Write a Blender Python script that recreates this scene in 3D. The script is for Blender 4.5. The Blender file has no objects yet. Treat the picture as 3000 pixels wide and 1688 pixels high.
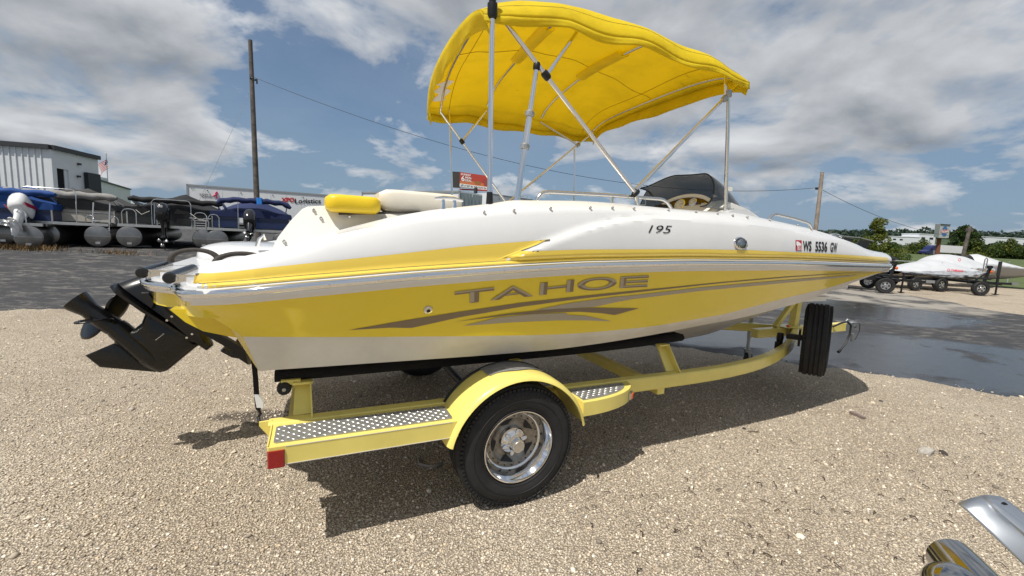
import bpy, bmesh, math, random
import numpy as np
from mathutils import Vector, Matrix
from mathutils.bvhtree import BVHTree
random.seed(7); RNG = np.random.default_rng(7)
R_ = math.radians
sc = bpy.context.scene
COL = sc.collection
# ------------------------------------------------------------------ camera
F, CX, CY, H = 1258., 1500., 844., 1.5          # in pixels of the 3000 x 1688 photograph
PITCH, ROLL, PSI = math.atan(158/F), math.atan(.05), R_(25)
_f = np.array([0, math.cos(PITCH), -math.sin(PITCH)]); _r0 = np.array([1., 0, 0]); _u0 = np.cross(_r0, _f)
_r = math.cos(ROLL)*_r0 + math.sin(ROLL)*_u0; _u = -math.sin(ROLL)*_r0 + math.cos(ROLL)*_u0
CAM = np.array([0, 0, H])
cd = bpy.data.cameras.new('camera'); cam = bpy.data.objects.new('camera', cd); COL.objects.link(cam)
cd.sensor_width = 36; cd.lens = 36*F/3000; cd.clip_start = .05; cd.clip_end = 6000
cam.matrix_world = Matrix(((_r[0], _u[0], -_f[0], CAM[0]), (_r[1], _u[1], -_f[1], CAM[1]), (_r[2], _u[2], -_f[2], CAM[2]), (0, 0, 0, 1)))
sc.camera = cam
# ------------------------------------------------------------------ sun, sky, exposure
SUNV = Vector((-.3515, -.429, 1.0)).normalized()
EL = math.asin(SUNV.z); AZ = math.atan2(SUNV.x, SUNV.y)     # azimuth clockwise from +Y
sl = bpy.data.lights.new('sun', 'SUN'); sun = bpy.data.objects.new('sun', sl); COL.objects.link(sun)
sl.energy = 4.9; sl.angle = R_(.55); sl.color = (1, .955, .87)
sun.rotation_euler = SUNV.to_track_quat('Z', 'Y').to_euler(); sun.location = (0, 0, 30)
sc.view_settings.view_transform = 'Standard'; sc.view_settings.look = 'None'
sc.view_settings.exposure = 0.0; sc.view_settings.gamma = 1
w = bpy.data.worlds.new('World'); sc.world = w; w.use_nodes = True
nt = w.node_tree; nt.nodes.clear()
def N(t, **k):
    n = nt.nodes.new(t)
    for a, b in k.items(): setattr(n, a, b)
    return n
def LK(a, b): nt.links.new(a, b)
def mth(op, a, b=None, c=None, clamp=False):
    n = N('ShaderNodeMath', operation=op); n.use_clamp = clamp
    for i, x in enumerate((a, b, c)):
        if x is None: continue
        if isinstance(x, (int, float)): n.inputs[i].default_value = x
        else: LK(x, n.inputs[i])
    return n.outputs[0]
def sky_world():
    out = N('ShaderNodeOutputWorld'); bg = N('ShaderNodeBackground')
    sky = N('ShaderNodeTexSky', sky_type='NISHITA'); sky.sun_disc = False
    sky.sun_elevation = EL; sky.sun_rotation = AZ; sky.air_density = 1.0; sky.dust_density = .9; sky.ozone_density = 1.2
    tc = N('ShaderNodeTexCoord'); sep = N('ShaderNodeSeparateXYZ'); LK(tc.outputs['Generated'], sep.inputs[0])
    X, Y, Z = sep.outputs
    zz = mth('ADD', mth('MAXIMUM', Z, 0.0), .30)
    cmb = N('ShaderNodeCombineXYZ'); LK(mth('DIVIDE', X, zz), cmb.inputs[0]); LK(mth('DIVIDE', Y, zz), cmb.inputs[1]); cmb.inputs[2].default_value = 3.7
    def noise(sc_, det, rough, off=(0, 0, 0), dist=0.0, src=cmb.outputs[0], rs=1.):
        mp = N('ShaderNodeMapping'); mp.inputs['Scale'].default_value = (rs, rs, 1); mp.inputs['Location'].default_value = off; LK(src, mp.inputs['Vector'])
        n = N('ShaderNodeTexNoise'); n.inputs['Scale'].default_value = sc_; n.inputs['Detail'].default_value = det
        n.inputs['Roughness'].default_value = rough; n.inputs['Distortion'].default_value = dist
        LK(mp.outputs[0], n.inputs['Vector']); return n.outputs['Fac']
    def ramp(x, stops):
        r = N('ShaderNodeValToRGB'); e = r.color_ramp.elements
        while len(e) < len(stops): e.new(.5)
        for q, (p, c) in zip(e, stops): q.position = p; q.color = (*c, 1) if isinstance(c, tuple) else (c, c, c, 1)
        LK(x, r.inputs[0]); return r.outputs[0]
    n1 = noise(CLOUD['s1'], 13, .60, CLOUD['off'], .25); n2 = noise(CLOUD['s2'], 4, .5, CLOUD['off2'])
    dens = mth('ADD', mth('MULTIPLY', n1, .72), mth('MULTIPLY', n2, .42))
    fade = ramp(Z, [(0, .0), (.10, .22), (.22, .72), (.42, 1.0)])        # fewer thick clouds low down
    lowcut = mth('MULTIPLY', mth('SUBTRACT', 1.0, fade), .10)
    d2 = mth('SUBTRACT', dens, lowcut)
    cover = ramp(d2, [(CLOUD['c0'], 0.), (CLOUD['c0']+.04, .5), (CLOUD['c0']+.10, 1.)])
    # light: dense cores are grey underneath, rims and sun-side white
    n1s = noise(CLOUD['s1'], 5, .5, CLOUD['off'], .25, rs=.93); n1c = noise(CLOUD['s1'], 5, .5, CLOUD['off'], .25)
    dif = mth('ADD', mth('MULTIPLY', mth('SUBTRACT', n1c, n1s), 3.6), .42)
    thick = ramp(d2, [(CLOUD['c0']+.02, 1.), (CLOUD['c0']+.09, .55), (CLOUD['c0']+.19, .0)])
    lit = mth('ADD', mth('MULTIPLY', thick, .42), mth('MULTIPLY', dif, .72), clamp=True)
    ccol = N('ShaderNodeMix', data_type='RGBA'); LK(lit, ccol.inputs[0])
    ccol.inputs[6].default_value = (*CLOUD['dark'], 1); ccol.inputs[7].default_value = (*CLOUD['lite'], 1)
    # thin high veil
    n3 = noise(1.1, 8, .6, (2.3, 7.1, 0), .4)
    veil = mth('MULTIPLY', ramp(n3, [(.34, .15), (.66, 1.)]), .62)
    # horizon haze
    hz = ramp(Z, [(0, .75), (.10, .55), (.34, .10)])
    skc = N('ShaderNodeMix', data_type='RGBA'); skc.blend_type = 'MULTIPLY'; skc.inputs[0].default_value = 1.0
    LK(sky.outputs[0], skc.inputs[6]); skc.inputs[7].default_value = (*CLOUD['tint'], 1)
    m0 = N('ShaderNodeMix', data_type='RGBA'); LK(hz, m0.inputs[0]); LK(skc.outputs[2], m0.inputs[6]); m0.inputs[7].default_value = (*CLOUD['haze'], 1)
    m1 = N('ShaderNodeMix', data_type='RGBA'); LK(veil, m1.inputs[0]); LK(m0.outputs[2], m1.inputs[6]); m1.inputs[7].default_value = (*CLOUD['veil'], 1)
    m2 = N('ShaderNodeMix', data_type='RGBA'); LK(cover, m2.inputs[0]); LK(m1.outputs[2], m2.inputs[6]); LK(ccol.outputs[2], m2.inputs[7])
    LK(m2.outputs[2], bg.inputs[0]); bg.inputs[1].default_value = .085; LK(bg.outputs[0], out.inputs[0])
CLOUD = dict(s1=2.3, s2=1.0, off=(3.1, 1.4, 0), off2=(5.2, 9.3, 1.0), c0=.492, dark=(2.3, 2.65, 3.15), lite=(8.4, 8.6, 8.9),
             tint=(.88, .93, 1.0), haze=(2.15, 3.5, 5.2), veil=(3.3, 4.3, 5.6))
sky_world()

# ------------------------------------------------------------------ pixel -> place helpers
def ray(x, y): return _f + (x-CX)/F*_r - (y-CY)/F*_u
def atz(x, y, z=0.):
    d = ray(x, y); return CAM + (z-H)/d[2]*d
def atd(x, y, depth): return CAM + depth*ray(x, y)          # depth along the view axis
AX = np.array([math.cos(PSI), math.sin(PSI), 0]); NX = np.array([math.sin(PSI), -math.cos(PSI), 0])
W0 = atz(1515, 1486, 0); ORG = W0 - 1.24*NX                  # centre line of boat and trailer under the axle
def w2b(p): q = np.array(p)-ORG; return (q@AX, q@NX, p[2])
def att(x, y, t):                                            # the point of plane t (metres off the centre line) behind a pixel
    d = ray(x, y); return w2b(CAM + (t-(CAM-ORG)@NX)/(d@NX)*d)
def bz(x, y, z): return w2b(atz(x, y, z))

# ------------------------------------------------------------------ materials
MATS = {}
def mat(name, col, rough=.5, metal=0., coat=0., noise=0., nscale=8., bump=0., bscale=60., spec=.5, trans=None, alpha=1., ior=1.45, col2=None, rnoise=0., coords='Object', ndet=6.):
    m = bpy.data.materials.new(name); m.use_nodes = True; t = m.node_tree; b = t.nodes['Principled BSDF']
    b.inputs['Base Color'].default_value = (*col, 1); b.inputs['Roughness'].default_value = rough; b.inputs['Metallic'].default_value = metal
    b.inputs['Coat Weight'].default_value = coat; b.inputs['Coat Roughness'].default_value = .06; b.inputs['Specular IOR Level'].default_value = spec; b.inputs['IOR'].default_value = ior
    if trans is not None: b.inputs['Transmission Weight'].default_value = trans
    if alpha < 1: b.inputs['Alpha'].default_value = alpha
    if noise or bump or rnoise:
        tc = t.nodes.new('ShaderNodeTexCoord')
        if noise or rnoise:
            n = t.nodes.new('ShaderNodeTexNoise'); n.inputs['Scale'].default_value = nscale; n.inputs['Detail'].default_value = ndet; n.inputs['Roughness'].default_value = .62
            t.links.new(tc.outputs[coords], n.inputs['Vector'])
        if noise:
            r = t.nodes.new('ShaderNodeValToRGB'); r.color_ramp.elements[0].position = .32; r.color_ramp.elements[1].position = .68
            c2 = col2 if col2 else tuple(c*(1-noise) for c in col)
            r.color_ramp.elements[0].color = (*c2, 1); r.color_ramp.elements[1].color = (*(col if col2 else tuple(min(1, c*(1+noise*.5)) for c in col)), 1)
            t.links.new(n.outputs['Fac'], r.inputs[0]); t.links.new(r.outputs[0], b.inputs['Base Color'])
        if rnoise:
            q = t.nodes.new('ShaderNodeMapRange'); q.inputs[3].default_value = max(.02, rough-rnoise); q.inputs[4].default_value = rough+rnoise
            t.links.new(n.outputs['Fac'], q.inputs[0]); t.links.new(q.outputs[0], b.inputs['Roughness'])
        if bump:
            n2 = t.nodes.new('ShaderNodeTexNoise'); n2.inputs['Scale'].default_value = bscale; n2.inputs['Detail'].default_value = 4
            t.links.new(tc.outputs[coords], n2.inputs['Vector'])
            bp = t.nodes.new('ShaderNodeBump'); bp.inputs['Strength'].default_value = bump; bp.inputs['Distance'].default_value = .02
            t.links.new(n2.outputs['Fac'], bp.inputs['Height']); t.links.new(bp.outputs[0], b.inputs['Normal'])
    MATS[name] = m; return m
M = MATS
mat('gel_white', (.70, .70, .70), .22, coat=.6, noise=.035, nscale=3, rnoise=.05)
mat('gel_cream', (.80, .78, .72), .35, coat=.25, noise=.04, nscale=4)
mat('gel_yellow', (.80, .61, .016), .15, coat=.9, noise=.03, nscale=2, rnoise=.05)
mat('gel_yellow_sunlit', (.80, .585, .085), .22, coat=.6, noise=.03, nscale=2)  # same yellow gelcoat, paled so the sun glare is in the colour
mat('bottom_white', (.66, .63, .58), .35, coat=.2, noise=.10, nscale=5)
mat('stainless', (.70, .69, .67), .17, 1.0, rnoise=.08, nscale=30)
mat('chrome', (.82, .82, .82), .07, 1.0, rnoise=.05, nscale=12)
mat('plate_alu', (.42, .42, .41), .48, .7, noise=.2, nscale=20)
mat('alu', (.62, .62, .61), .36, 1.0, noise=.12, nscale=20)
mat('rub_plastic', (.045, .045, .05), .4)
mat('black_gloss', (.004, .004, .0045), .28, coat=.15, rnoise=.08, nscale=10)
mat('black_plastic', (.012, .012, .013), .42, noise=.3, nscale=20)
mat('black_rubber', (.020, .020, .021), .72, noise=.35, nscale=14, bump=.15, bscale=180)
mat('tyre_side', (.016, .016, .017), .58, noise=.45, nscale=9, bump=.1, bscale=120)
mat('carpet_black', (.010, .010, .011), .95, bump=.5, bscale=300)
mat('grip_brown', (.050, .042, .036), .7, noise=.2, nscale=40, bump=.3, bscale=400)
mat('vinyl_cream', (.72, .67, .57), .42, noise=.06, nscale=5, bump=.08, bscale=25)
mat('vinyl_yellow', (.80, .56, .02), .38, noise=.05, nscale=5, bump=.08, bscale=22)
mat('trailer_yellow', (.82, .69, .185), .34, coat=.25, noise=.08, nscale=6, rnoise=.08)
mat('paint_chip', (.62, .60, .55), .6)
mat('decal_brown', (.22, .165, .105), .4); mat('decal_taupe', (.40, .35, .27), .4)
mat('decal_black', (.012, .012, .014), .4); mat('decal_grey', (.10, .10, .10), .4); mat('decal_white', (.8, .8, .8), .4)
mat('decal_red', (.45, .012, .035), .4); mat('red_lens', (.30, .004, .006), .12, coat=.6); mat('amber_lens', (.75, .13, .01), .15, coat=.6)
mat('smoke_glass', (.10, .104, .098), .15, trans=.0, coat=.15, alpha=.70)
mat('wood_dash', (.055, .014, .008), .2, coat=.5, noise=.5, nscale=9)
mat('gauge_white', (.75, .72, .64), .35)
mat('duct_tape', (.30, .30, .30), .38, .3, noise=.3, nscale=30)
mat('seam', (.30, .20, .01), .8)
mat('wire_black', (.02, .02, .022), .5)
mat('galv', (.42, .43, .43), .45, .9, noise=.15, nscale=25)
def canvas(name, col, tl, tr=.42, stain=.12):
    m = bpy.data.materials.new(name); m.use_nodes = True; t = m.node_tree; t.nodes.clear()
    o = t.nodes.new('ShaderNodeOutputMaterial'); b = t.nodes.new('ShaderNodeBsdfPrincipled'); tlb = t.nodes.new('ShaderNodeBsdfTranslucent'); mx = t.nodes.new('ShaderNodeMixShader')
    tc = t.nodes.new('ShaderNodeTexCoord'); n = t.nodes.new('ShaderNodeTexNoise'); n.inputs['Scale'].default_value = 3.5; n.inputs['Detail'].default_value = 9; n.inputs['Roughness'].default_value = .66
    r = t.nodes.new('ShaderNodeValToRGB'); r.color_ramp.elements[0].position = .30; r.color_ramp.elements[1].position = .55
    r.color_ramp.elements[0].color = (*[c*(1-stain*2) for c in col], 1); r.color_ramp.elements[1].color = (*col, 1)
    t.links.new(tc.outputs['Object'], n.inputs['Vector']); t.links.new(n.outputs['Fac'], r.inputs[0]); t.links.new(r.outputs[0], b.inputs['Base Color'])
    mpd = t.nodes.new('ShaderNodeMapping'); mpd.inputs['Scale'].default_value = (2.2, 7, 5); mpd.inputs['Rotation'].default_value = (0, 0, .5); nd = t.nodes.new('ShaderNodeTexNoise'); nd.inputs['Scale'].default_value = 1.6; nd.inputs['Detail'].default_value = 8; nd.inputs['Roughness'].default_value = .7
    t.links.new(tc.outputs['Object'], mpd.inputs[0]); t.links.new(mpd.outputs[0], nd.inputs['Vector']); rd = t.nodes.new('ShaderNodeValToRGB'); rd.color_ramp.elements[0].position = .66; rd.color_ramp.elements[0].color = (1, 1, 1, 1); rd.color_ramp.elements[1].position = .74; rd.color_ramp.elements[1].color = (.42, .36, .30, 1); t.links.new(nd.outputs['Fac'], rd.inputs[0])
    mm = t.nodes.new('ShaderNodeMix'); mm.data_type = 'RGBA'; mm.blend_type = 'MULTIPLY'; mm.inputs[0].default_value = 1; t.links.new(r.outputs[0], mm.inputs[6]); t.links.new(rd.outputs[0], mm.inputs[7]); t.links.new(mm.outputs[2], b.inputs['Base Color'])
    mt_ = t.nodes.new('ShaderNodeMix'); mt_.data_type = 'RGBA'; mt_.blend_type = 'MULTIPLY'; mt_.inputs[0].default_value = 1; mt_.inputs[6].default_value = (*tl, 1); t.links.new(rd.outputs[0], mt_.inputs[7]); t.links.new(mt_.outputs[2], tlb.inputs[0])
    b.inputs['Roughness'].default_value = .8; tlb.inputs[0].default_value = (*tl, 1)
    n2 = t.nodes.new('ShaderNodeTexNoise'); n2.inputs['Scale'].default_value = 9; n2.inputs['Detail'].default_value = 5
    bp = t.nodes.new('ShaderNodeBump'); bp.inputs['Strength'].default_value = .35; bp.inputs['Distance'].default_value = .03
    t.links.new(tc.outputs['Object'], n2.inputs['Vector']); t.links.new(n2.outputs['Fac'], bp.inputs['Height']); t.links.new(bp.outputs[0], b.inputs['Normal'])
    mx.inputs[0].default_value = tr; t.links.new(b.outputs[0], mx.inputs[1]); t.links.new(tlb.outputs[0], mx.inputs[2]); t.links.new(mx.outputs[0], o.inputs[0])
    MATS[name] = m
canvas('canvas_yellow', (.80, .655, .014), (.94, .73, .008), .44)

# ------------------------------------------------------------------ mesh builder
class MB:
    def __init__(s): s.v = []; s.f = []; s.m = []
    def add(s, vs, fs, mi=0):
        k = len(s.v); s.v += [tuple(map(float, p)) for p in vs]; s.f += [tuple(i+k for i in f) for f in fs]; s.m += [mi]*len(fs); return s
    def box(s, c, d, R=None, mi=0, bev=0.):
        hx, hy, hz = d[0]/2, d[1]/2, d[2]/2
        P = []
        if bev:
            e = bev
            for z in (-hz, hz):
                for x, y in ((-hx+e, -hy), (hx-e, -hy), (hx, -hy+e), (hx, hy-e), (hx-e, hy), (-hx+e, hy), (-hx, hy-e), (-hx, -hy+e)): P.append((x, y, z))
            fs = [tuple(range(7, -1, -1)), tuple(range(8, 16))]+[(i, (i+1) % 8, (i+1) % 8+8, i+8) for i in range(8)]
        else:
            P = [(x, y, z) for z in (-hz, hz) for x, y in ((-hx, -hy), (hx, -hy), (hx, hy), (-hx, hy))]
            fs = [(3, 2, 1, 0), (4, 5, 6, 7), (0, 1, 5, 4), (1, 2, 6, 5), (2, 3, 7, 6), (3, 0, 4, 7)]
        if R is not None: P = [tuple(R @ Vector(p)) for p in P]
        return s.add([(p[0]+c[0], p[1]+c[1], p[2]+c[2]) for p in P], fs, mi)
    def beam(s, p, q, w, h, mi=0, up=(0, 0, 1)):
        p, q = Vector(p), Vector(q); d = (q-p); L = d.length; d.normalize(); up = Vector(up)
        if abs(d.dot(up)) > .98: up = Vector((1, 0, 0))
        x = d.cross(up).normalized(); y = x.cross(d)
        R = Matrix((x, d, y)).transposed()
        return s.box((p+q)/2, (w, L, h), R, mi)
    def tube(s, path, r, n=8, mi=0, caps=True, closed=False, flat=1.0, upv=(0, 0, 1)):
        P = [Vector(p) for p in path]; m = len(P); rs = r if isinstance(r, (list, tuple)) else [r]*m
        rings = []; prev = None
        for i in range(m):
            if closed: d = P[(i+1) % m]-P[i-1]
            else: d = P[min(i+1, m-1)]-P[max(i-1, 0)]
            d.normalize()
            if prev is None:
                u = Vector(upv)
                if abs(d.dot(u)) > .95: u = Vector((1, 0, 0))
                x = d.cross(u).normalized()
            else:
                x = (prev-d*prev.dot(d)).normalized()
            prev = x; y = d.cross(x)
            rings.append([P[i]+(x*math.cos(a)+y*math.sin(a)*flat)*rs[i] for a in [2*math.pi*k/n for k in range(n)]])
        vs = [p for g in rings for p in g]; fs = []
        for i in range(m if closed else m-1):
            j = (i+1) % m
            for k in range(n): fs.append((i*n+k, i*n+(k+1) % n, j*n+(k+1) % n, j*n+k))
        if caps and not closed: fs += [tuple(range(n-1, -1, -1)), tuple(range((m-1)*n, m*n))]
        return s.add(vs, fs, mi)
    def lathe(s, prof, o, ax, n=24, mi=0, close=False, a0=0, a1=2*math.pi):
        o = Vector(o); ax = Vector(ax).normalized(); u = Vector((0, 0, 1))
        if abs(ax.dot(u)) > .9: u = Vector((1, 0, 0))
        x = ax.cross(u).normalized(); y = ax.cross(x); full = abs(a1-a0-2*math.pi) < 1e-6
        k = n if full else n+1; vs = []
        for (r, h) in prof:
            for i in range(k):
                a = a0+(a1-a0)*i/n; vs.append(o+ax*h+(x*math.cos(a)+y*math.sin(a))*max(r, 1e-5))
        fs = []; m = len(prof)
        for j in range(m if close else m-1):
            jj = (j+1) % m
            for i in range(n):
                i2 = (i+1) % k; fs.append((j*k+i, j*k+i2, jj*k+i2, jj*k+i))
        return s.add(vs, fs, mi)
    def grid(s, rows, mi=0, closed=False, mfun=None):
        n = len(rows[0]); vs = [p for r in rows for p in r]; k = len(s.v); s.v += [tuple(map(float, p)) for p in vs]
        for i in range(len(rows)-1):
            for j in range(n if closed else n-1):
                j2 = (j+1) % n
                s.f.append((k+i*n+j, k+i*n+j2, k+(i+1)*n+j2, k+(i+1)*n+j)); s.m.append(mfun(i, j) if mfun else mi)
        return s
    def prism(s, pts, off, mi=0):                       # closed polygon pushed along a vector
        off = Vector(off); a = [Vector(p) for p in pts]; n = len(a)
        return s.add(a+[p+off for p in a], [tuple(range(n-1, -1, -1)), tuple(range(n, 2*n))]+[(i, (i+1) % n, (i+1) % n+n, i+n) for i in range(n)], mi)
    def ell(s, c, r, n=16, m=10, mi=0, R=None):
        rows = []
        for i in range(m+1):
            th = math.pi*i/m; row = []
            for j in range(n):
                p = Vector((r[0]*math.sin(th)*math.cos(2*math.pi*j/n), r[1]*math.sin(th)*math.sin(2*math.pi*j/n), r[2]*math.cos(th)))
                if R is not None: p = R @ p
                row.append((p[0]+c[0], p[1]+c[1], p[2]+c[2]))
            rows.append(row)
        return s.grid(rows, mi, True)
    def rbox(s, c, d, r, R=None, mi=0, n=4, p=None):     # superellipsoid-like soft box
        p = p or 5.; rows = []
        for i in range(2*n+1):
            th = -math.pi/2+math.pi*i/(2*n); row = []
            for j in range(6*n):
                ph = 2*math.pi*j/(6*n)
                def sg(v, e): return math.copysign(abs(v)**e, v)
                e = 2./p
                q = Vector((d[0]/2*sg(math.cos(th), e)*sg(math.cos(ph), e), d[1]/2*sg(math.cos(th), e)*sg(math.sin(ph), e), d[2]/2*sg(math.sin(th), e)))
                if R is not None: q = R @ q
                row.append((q[0]+c[0], q[1]+c[1], q[2]+c[2]))
            rows.append(row)
        return s.grid(rows, mi, True)
    def mirror_t(s):                                     # copy across the centre line (second coordinate)
        k = len(s.v); s.v += [(a, -b, c) for a, b, c in s.v]; s.f += [tuple(i+k for i in reversed(f)) for f in list(s.f)]; s.m += list(s.m); return s
    def build(s, name, mats, parent=None, smooth=35, flip=False, recalc=True, loc=None, weld=False, kind=None):
        me = bpy.data.meshes.new(name)
        v = [(a, -b, c) for a, b, c in s.v] if flip else s.v
        me.from_pydata(v, [], s.f)
        for q in (mats if isinstance(mats, (list, tuple)) else [mats]): me.materials.append(M[q])
        me.polygons.foreach_set('material_index', s.m)
        if recalc or weld:
            bm = bmesh.new(); bm.from_mesh(me)
            if weld: bmesh.ops.remove_doubles(bm, verts=bm.verts, dist=1e-4)
            bmesh.ops.recalc_face_normals(bm, faces=bm.faces); bm.to_mesh(me); bm.free()
        if smooth: me.shade_smooth(); me.set_sharp_from_angle(angle=R_(smooth))
        o = bpy.data.objects.new(name, me); COL.objects.link(o)
        if parent: o.parent = parent
        if loc is not None: o.location = loc
        if kind: o['kind'] = kind
        return o
def tag(o, label=None, cat=None, group=None, kind=None):
    if label: o['label'] = label
    if cat: o['category'] = cat
    if group: o['group'] = group
    if kind: o['kind'] = kind
    return o
def empty(name, loc=(0, 0, 0), rz=0., label=None, cat=None, group=None):
    e = bpy.data.objects.new(name, None); e.empty_display_size = .2; COL.objects.link(e); e.location = loc; e.rotation_euler = (0, 0, rz)
    return tag(e, label, cat, group)
def copy_tree(o, parent=None):
    c = o.copy(); COL.objects.link(c); c.parent = parent
    for ch in [x for x in bpy.data.objects if x.parent is o]: copy_tree(ch, c)
    return c
def text_mesh(s, bold=0., shear=0., spacing=1.):
    cu = bpy.data.curves.new('t', 'FONT'); cu.body = s; cu.size = 1; cu.offset = bold; cu.shear = shear; cu.space_character = spacing; cu.resolution_u = 3
    o = bpy.data.objects.new('t', cu); COL.objects.link(o); bpy.context.view_layer.update()
    me = bpy.data.meshes.new_from_object(o.evaluated_get(bpy.context.evaluated_depsgraph_get()))
    vs = np.array([v.co[:2] for v in me.vertices]); fs = [tuple(p.vertices) for p in me.polygons]
    bpy.data.objects.remove(o); bpy.data.curves.remove(cu); bpy.data.meshes.remove(me)
    mn, mx = vs.min(0), vs.max(0); return (vs-mn)/(mx-mn), fs, (mx-mn)
def text_on(name, s, o, u, v, mt, parent=None, bold=0., shear=0., spacing=1., push=None):
    "flat lettering filling the parallelogram o + a*u + b*v"
    uv, fs, _ = text_mesh(s, bold, shear, spacing); o, u, v = map(Vector, (o, u, v))
    mb = MB(); mb.add([o+u*a+v*b for a, b in uv], fs); return mb.build(name, mt, parent, smooth=0, recalc=False)
def smoothstep(a, b, x):
    t = min(1, max(0, (x-a)/(b-a))); return t*t*(3-2*t)
# ================================================================== THE GROUND
def gz(x, y):
    left = smoothstep(0, 1, (3-x)/8)
    z = .058*max(0., min(y, 13.5)-6.)*left
    if y > 40: z += 1.5*smoothstep(45, 120, math.hypot(x, y)) * smoothstep(-10, 30, x)
    return z
def smoothstep_inv(a, b, x): return smoothstep(a, b, x)
def smat(name):
    m = bpy.data.materials.new(name); m.use_nodes = True; MATS[name] = m; t = m.node_tree
    return m, t, t.nodes['Principled BSDF']
def nz(t, src, scale, det=6, rough=.6, dist=0, scl=None, typ='noise', feat='F1'):
    mp = None
    if scl:
        mp = t.nodes.new('ShaderNodeMapping'); mp.inputs['Scale'].default_value = scl; t.links.new(src, mp.inputs[0]); src = mp.outputs[0]
    if typ == 'noise':
        n = t.nodes.new('ShaderNodeTexNoise'); n.inputs['Scale'].default_value = scale; n.inputs['Detail'].default_value = det; n.inputs['Roughness'].default_value = rough; n.inputs['Distortion'].default_value = dist
    else:
        n = t.nodes.new('ShaderNodeTexVoronoi'); n.feature = feat; n.inputs['Scale'].default_value = scale
    t.links.new(src, n.inputs['Vector']); return n
def rampn(t, src, stops):
    r = t.nodes.new('ShaderNodeValToRGB'); e = r.color_ramp.elements
    while len(e) < len(stops): e.new(.5)
    for q, (p, c) in zip(e, stops): q.position = p; q.color = (*c, 1) if isinstance(c, tuple) else (c, c, c, 1)
    t.links.new(src, r.inputs[0]); return r.outputs[0]
def mixc(t, fac, a, b, blend='MIX'):
    m = t.nodes.new('ShaderNodeMix'); m.data_type = 'RGBA'; m.blend_type = blend
    for i, x in ((0, fac), (6, a), (7, b)):
        if isinstance(x, (int, float)): m.inputs[i].default_value = x
        elif isinstance(x, tuple): m.inputs[i].default_value = (*x, 1)
        else: t.links.new(x, m.inputs[i])
    return m.outputs[2]
def mmath(t, op, a, b, clamp=False):
    n = t.nodes.new('ShaderNodeMath'); n.operation = op; n.use_clamp = clamp
    for i, x in enumerate((a, b)):
        if isinstance(x, (int, float)): n.inputs[i].default_value = x
        else: t.links.new(x, n.inputs[i])
    return n.outputs[0]
def blob(t, pos, cx, cy, rx, ry, noise, amt=.6):          # soft irregular patch round a place on the ground
    mp = t.nodes.new('ShaderNodeMapping'); mp.inputs['Location'].default_value = (-cx/rx, -cy/ry, 0); mp.inputs['Scale'].default_value = (1/rx, 1/ry, 0)
    t.links.new(pos, mp.inputs[0]); l = t.nodes.new('ShaderNodeVectorMath'); l.operation = 'LENGTH'; t.links.new(mp.outputs[0], l.inputs[0])
    d = mmath(t, 'ADD', l.outputs['Value'], mmath(t, 'MULTIPLY', mmath(t, 'SUBTRACT', noise, .5), amt*2))
    return rampn(t, d, [(.75, 1.), (1.05, 0.)])
def make_gravel(name, tone=1.0):
    m, t, b = smat(name); tc = t.nodes.new('ShaderNodeTexCoord'); P = tc.outputs['Object']
    v1 = nz(t, P, 95, typ='v'); v2 = nz(t, P, 190, typ='v'); big = nz(t, P, .8, 8, .65); mid = nz(t, P, 5, 6, .6); fine = nz(t, P, 300, 3, .6)
    def T(c): return (c[0]*tone*2.10, c[1]*tone*2.07, c[2]*tone*2.0)
    c1 = rampn(t, v1.outputs['Color'], [(.0, T((.16, .13, .105))), (.3, T((.30, .25, .20))), (.62, T((.40, .345, .275))), (.9, T((.56, .51, .44)))])
    c2 = rampn(t, v2.outputs['Color'], [(.1, T((.14, .115, .09))), (.5, T((.34, .29, .23))), (.9, T((.50, .45, .37)))])
    c = mixc(t, rampn(t, mid.outputs['Fac'], [(.35, 0.), (.65, 1.)]), c1, c2)
    c = mixc(t, rampn(t, big.outputs['Fac'], [(.32, .6), (.58, 0.)]), c, T((.25, .205, .16)), 'MIX')
    dk = rampn(t, v1.outputs['Distance'], [(.20, 1.08), (.58, .42)]); c = mixc(t, 1.0, c, dk, 'MULTIPLY')  # shade in the gaps between pebbles, multiplied into the colour
    t.links.new(c, b.inputs['Base Color']); b.inputs['Roughness'].default_value = .92; b.inputs['Specular IOR Level'].default_value = .2
    h = mmath(t, 'ADD', mmath(t, 'MULTIPLY', v1.outputs['Distance'], -1.0), mmath(t, 'MULTIPLY', v2.outputs['Distance'], -.45))
    h = mmath(t, 'ADD', h, mmath(t, 'MULTIPLY', mid.outputs['Fac'], .5))
    bp = t.nodes.new('ShaderNodeBump'); bp.inputs['Strength'].default_value = .9; bp.inputs['Distance'].default_value = .012; t.links.new(h, bp.inputs['Height']); t.links.new(bp.outputs[0], b.inputs['Normal'])
    return m, t, b, c, P, mid, big
m, t, b, c, P, mid, big = make_gravel('gravel', 1.0)
dark_patch = blob(t, P, -1.75, 3.15, .55, .16, nz(t, P, 6, 6, .7).outputs['Fac'], .9)
dark_patch2 = blob(t, P, -.95, 3.3, .35, .20, nz(t, P, 7, 6, .7).outputs['Fac'], .9)
c = mixc(t, mmath(t, 'MULTIPLY', dark_patch, .75), c, (.035, .03, .028)); c = mixc(t, mmath(t, 'MULTIPLY', dark_patch2, .6), c, (.05, .042, .036))  # two soft irregular patches of darker gravel
t.links.new(c, b.inputs['Base Color'])
make_gravel('gravel_pale', 1.05)
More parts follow.
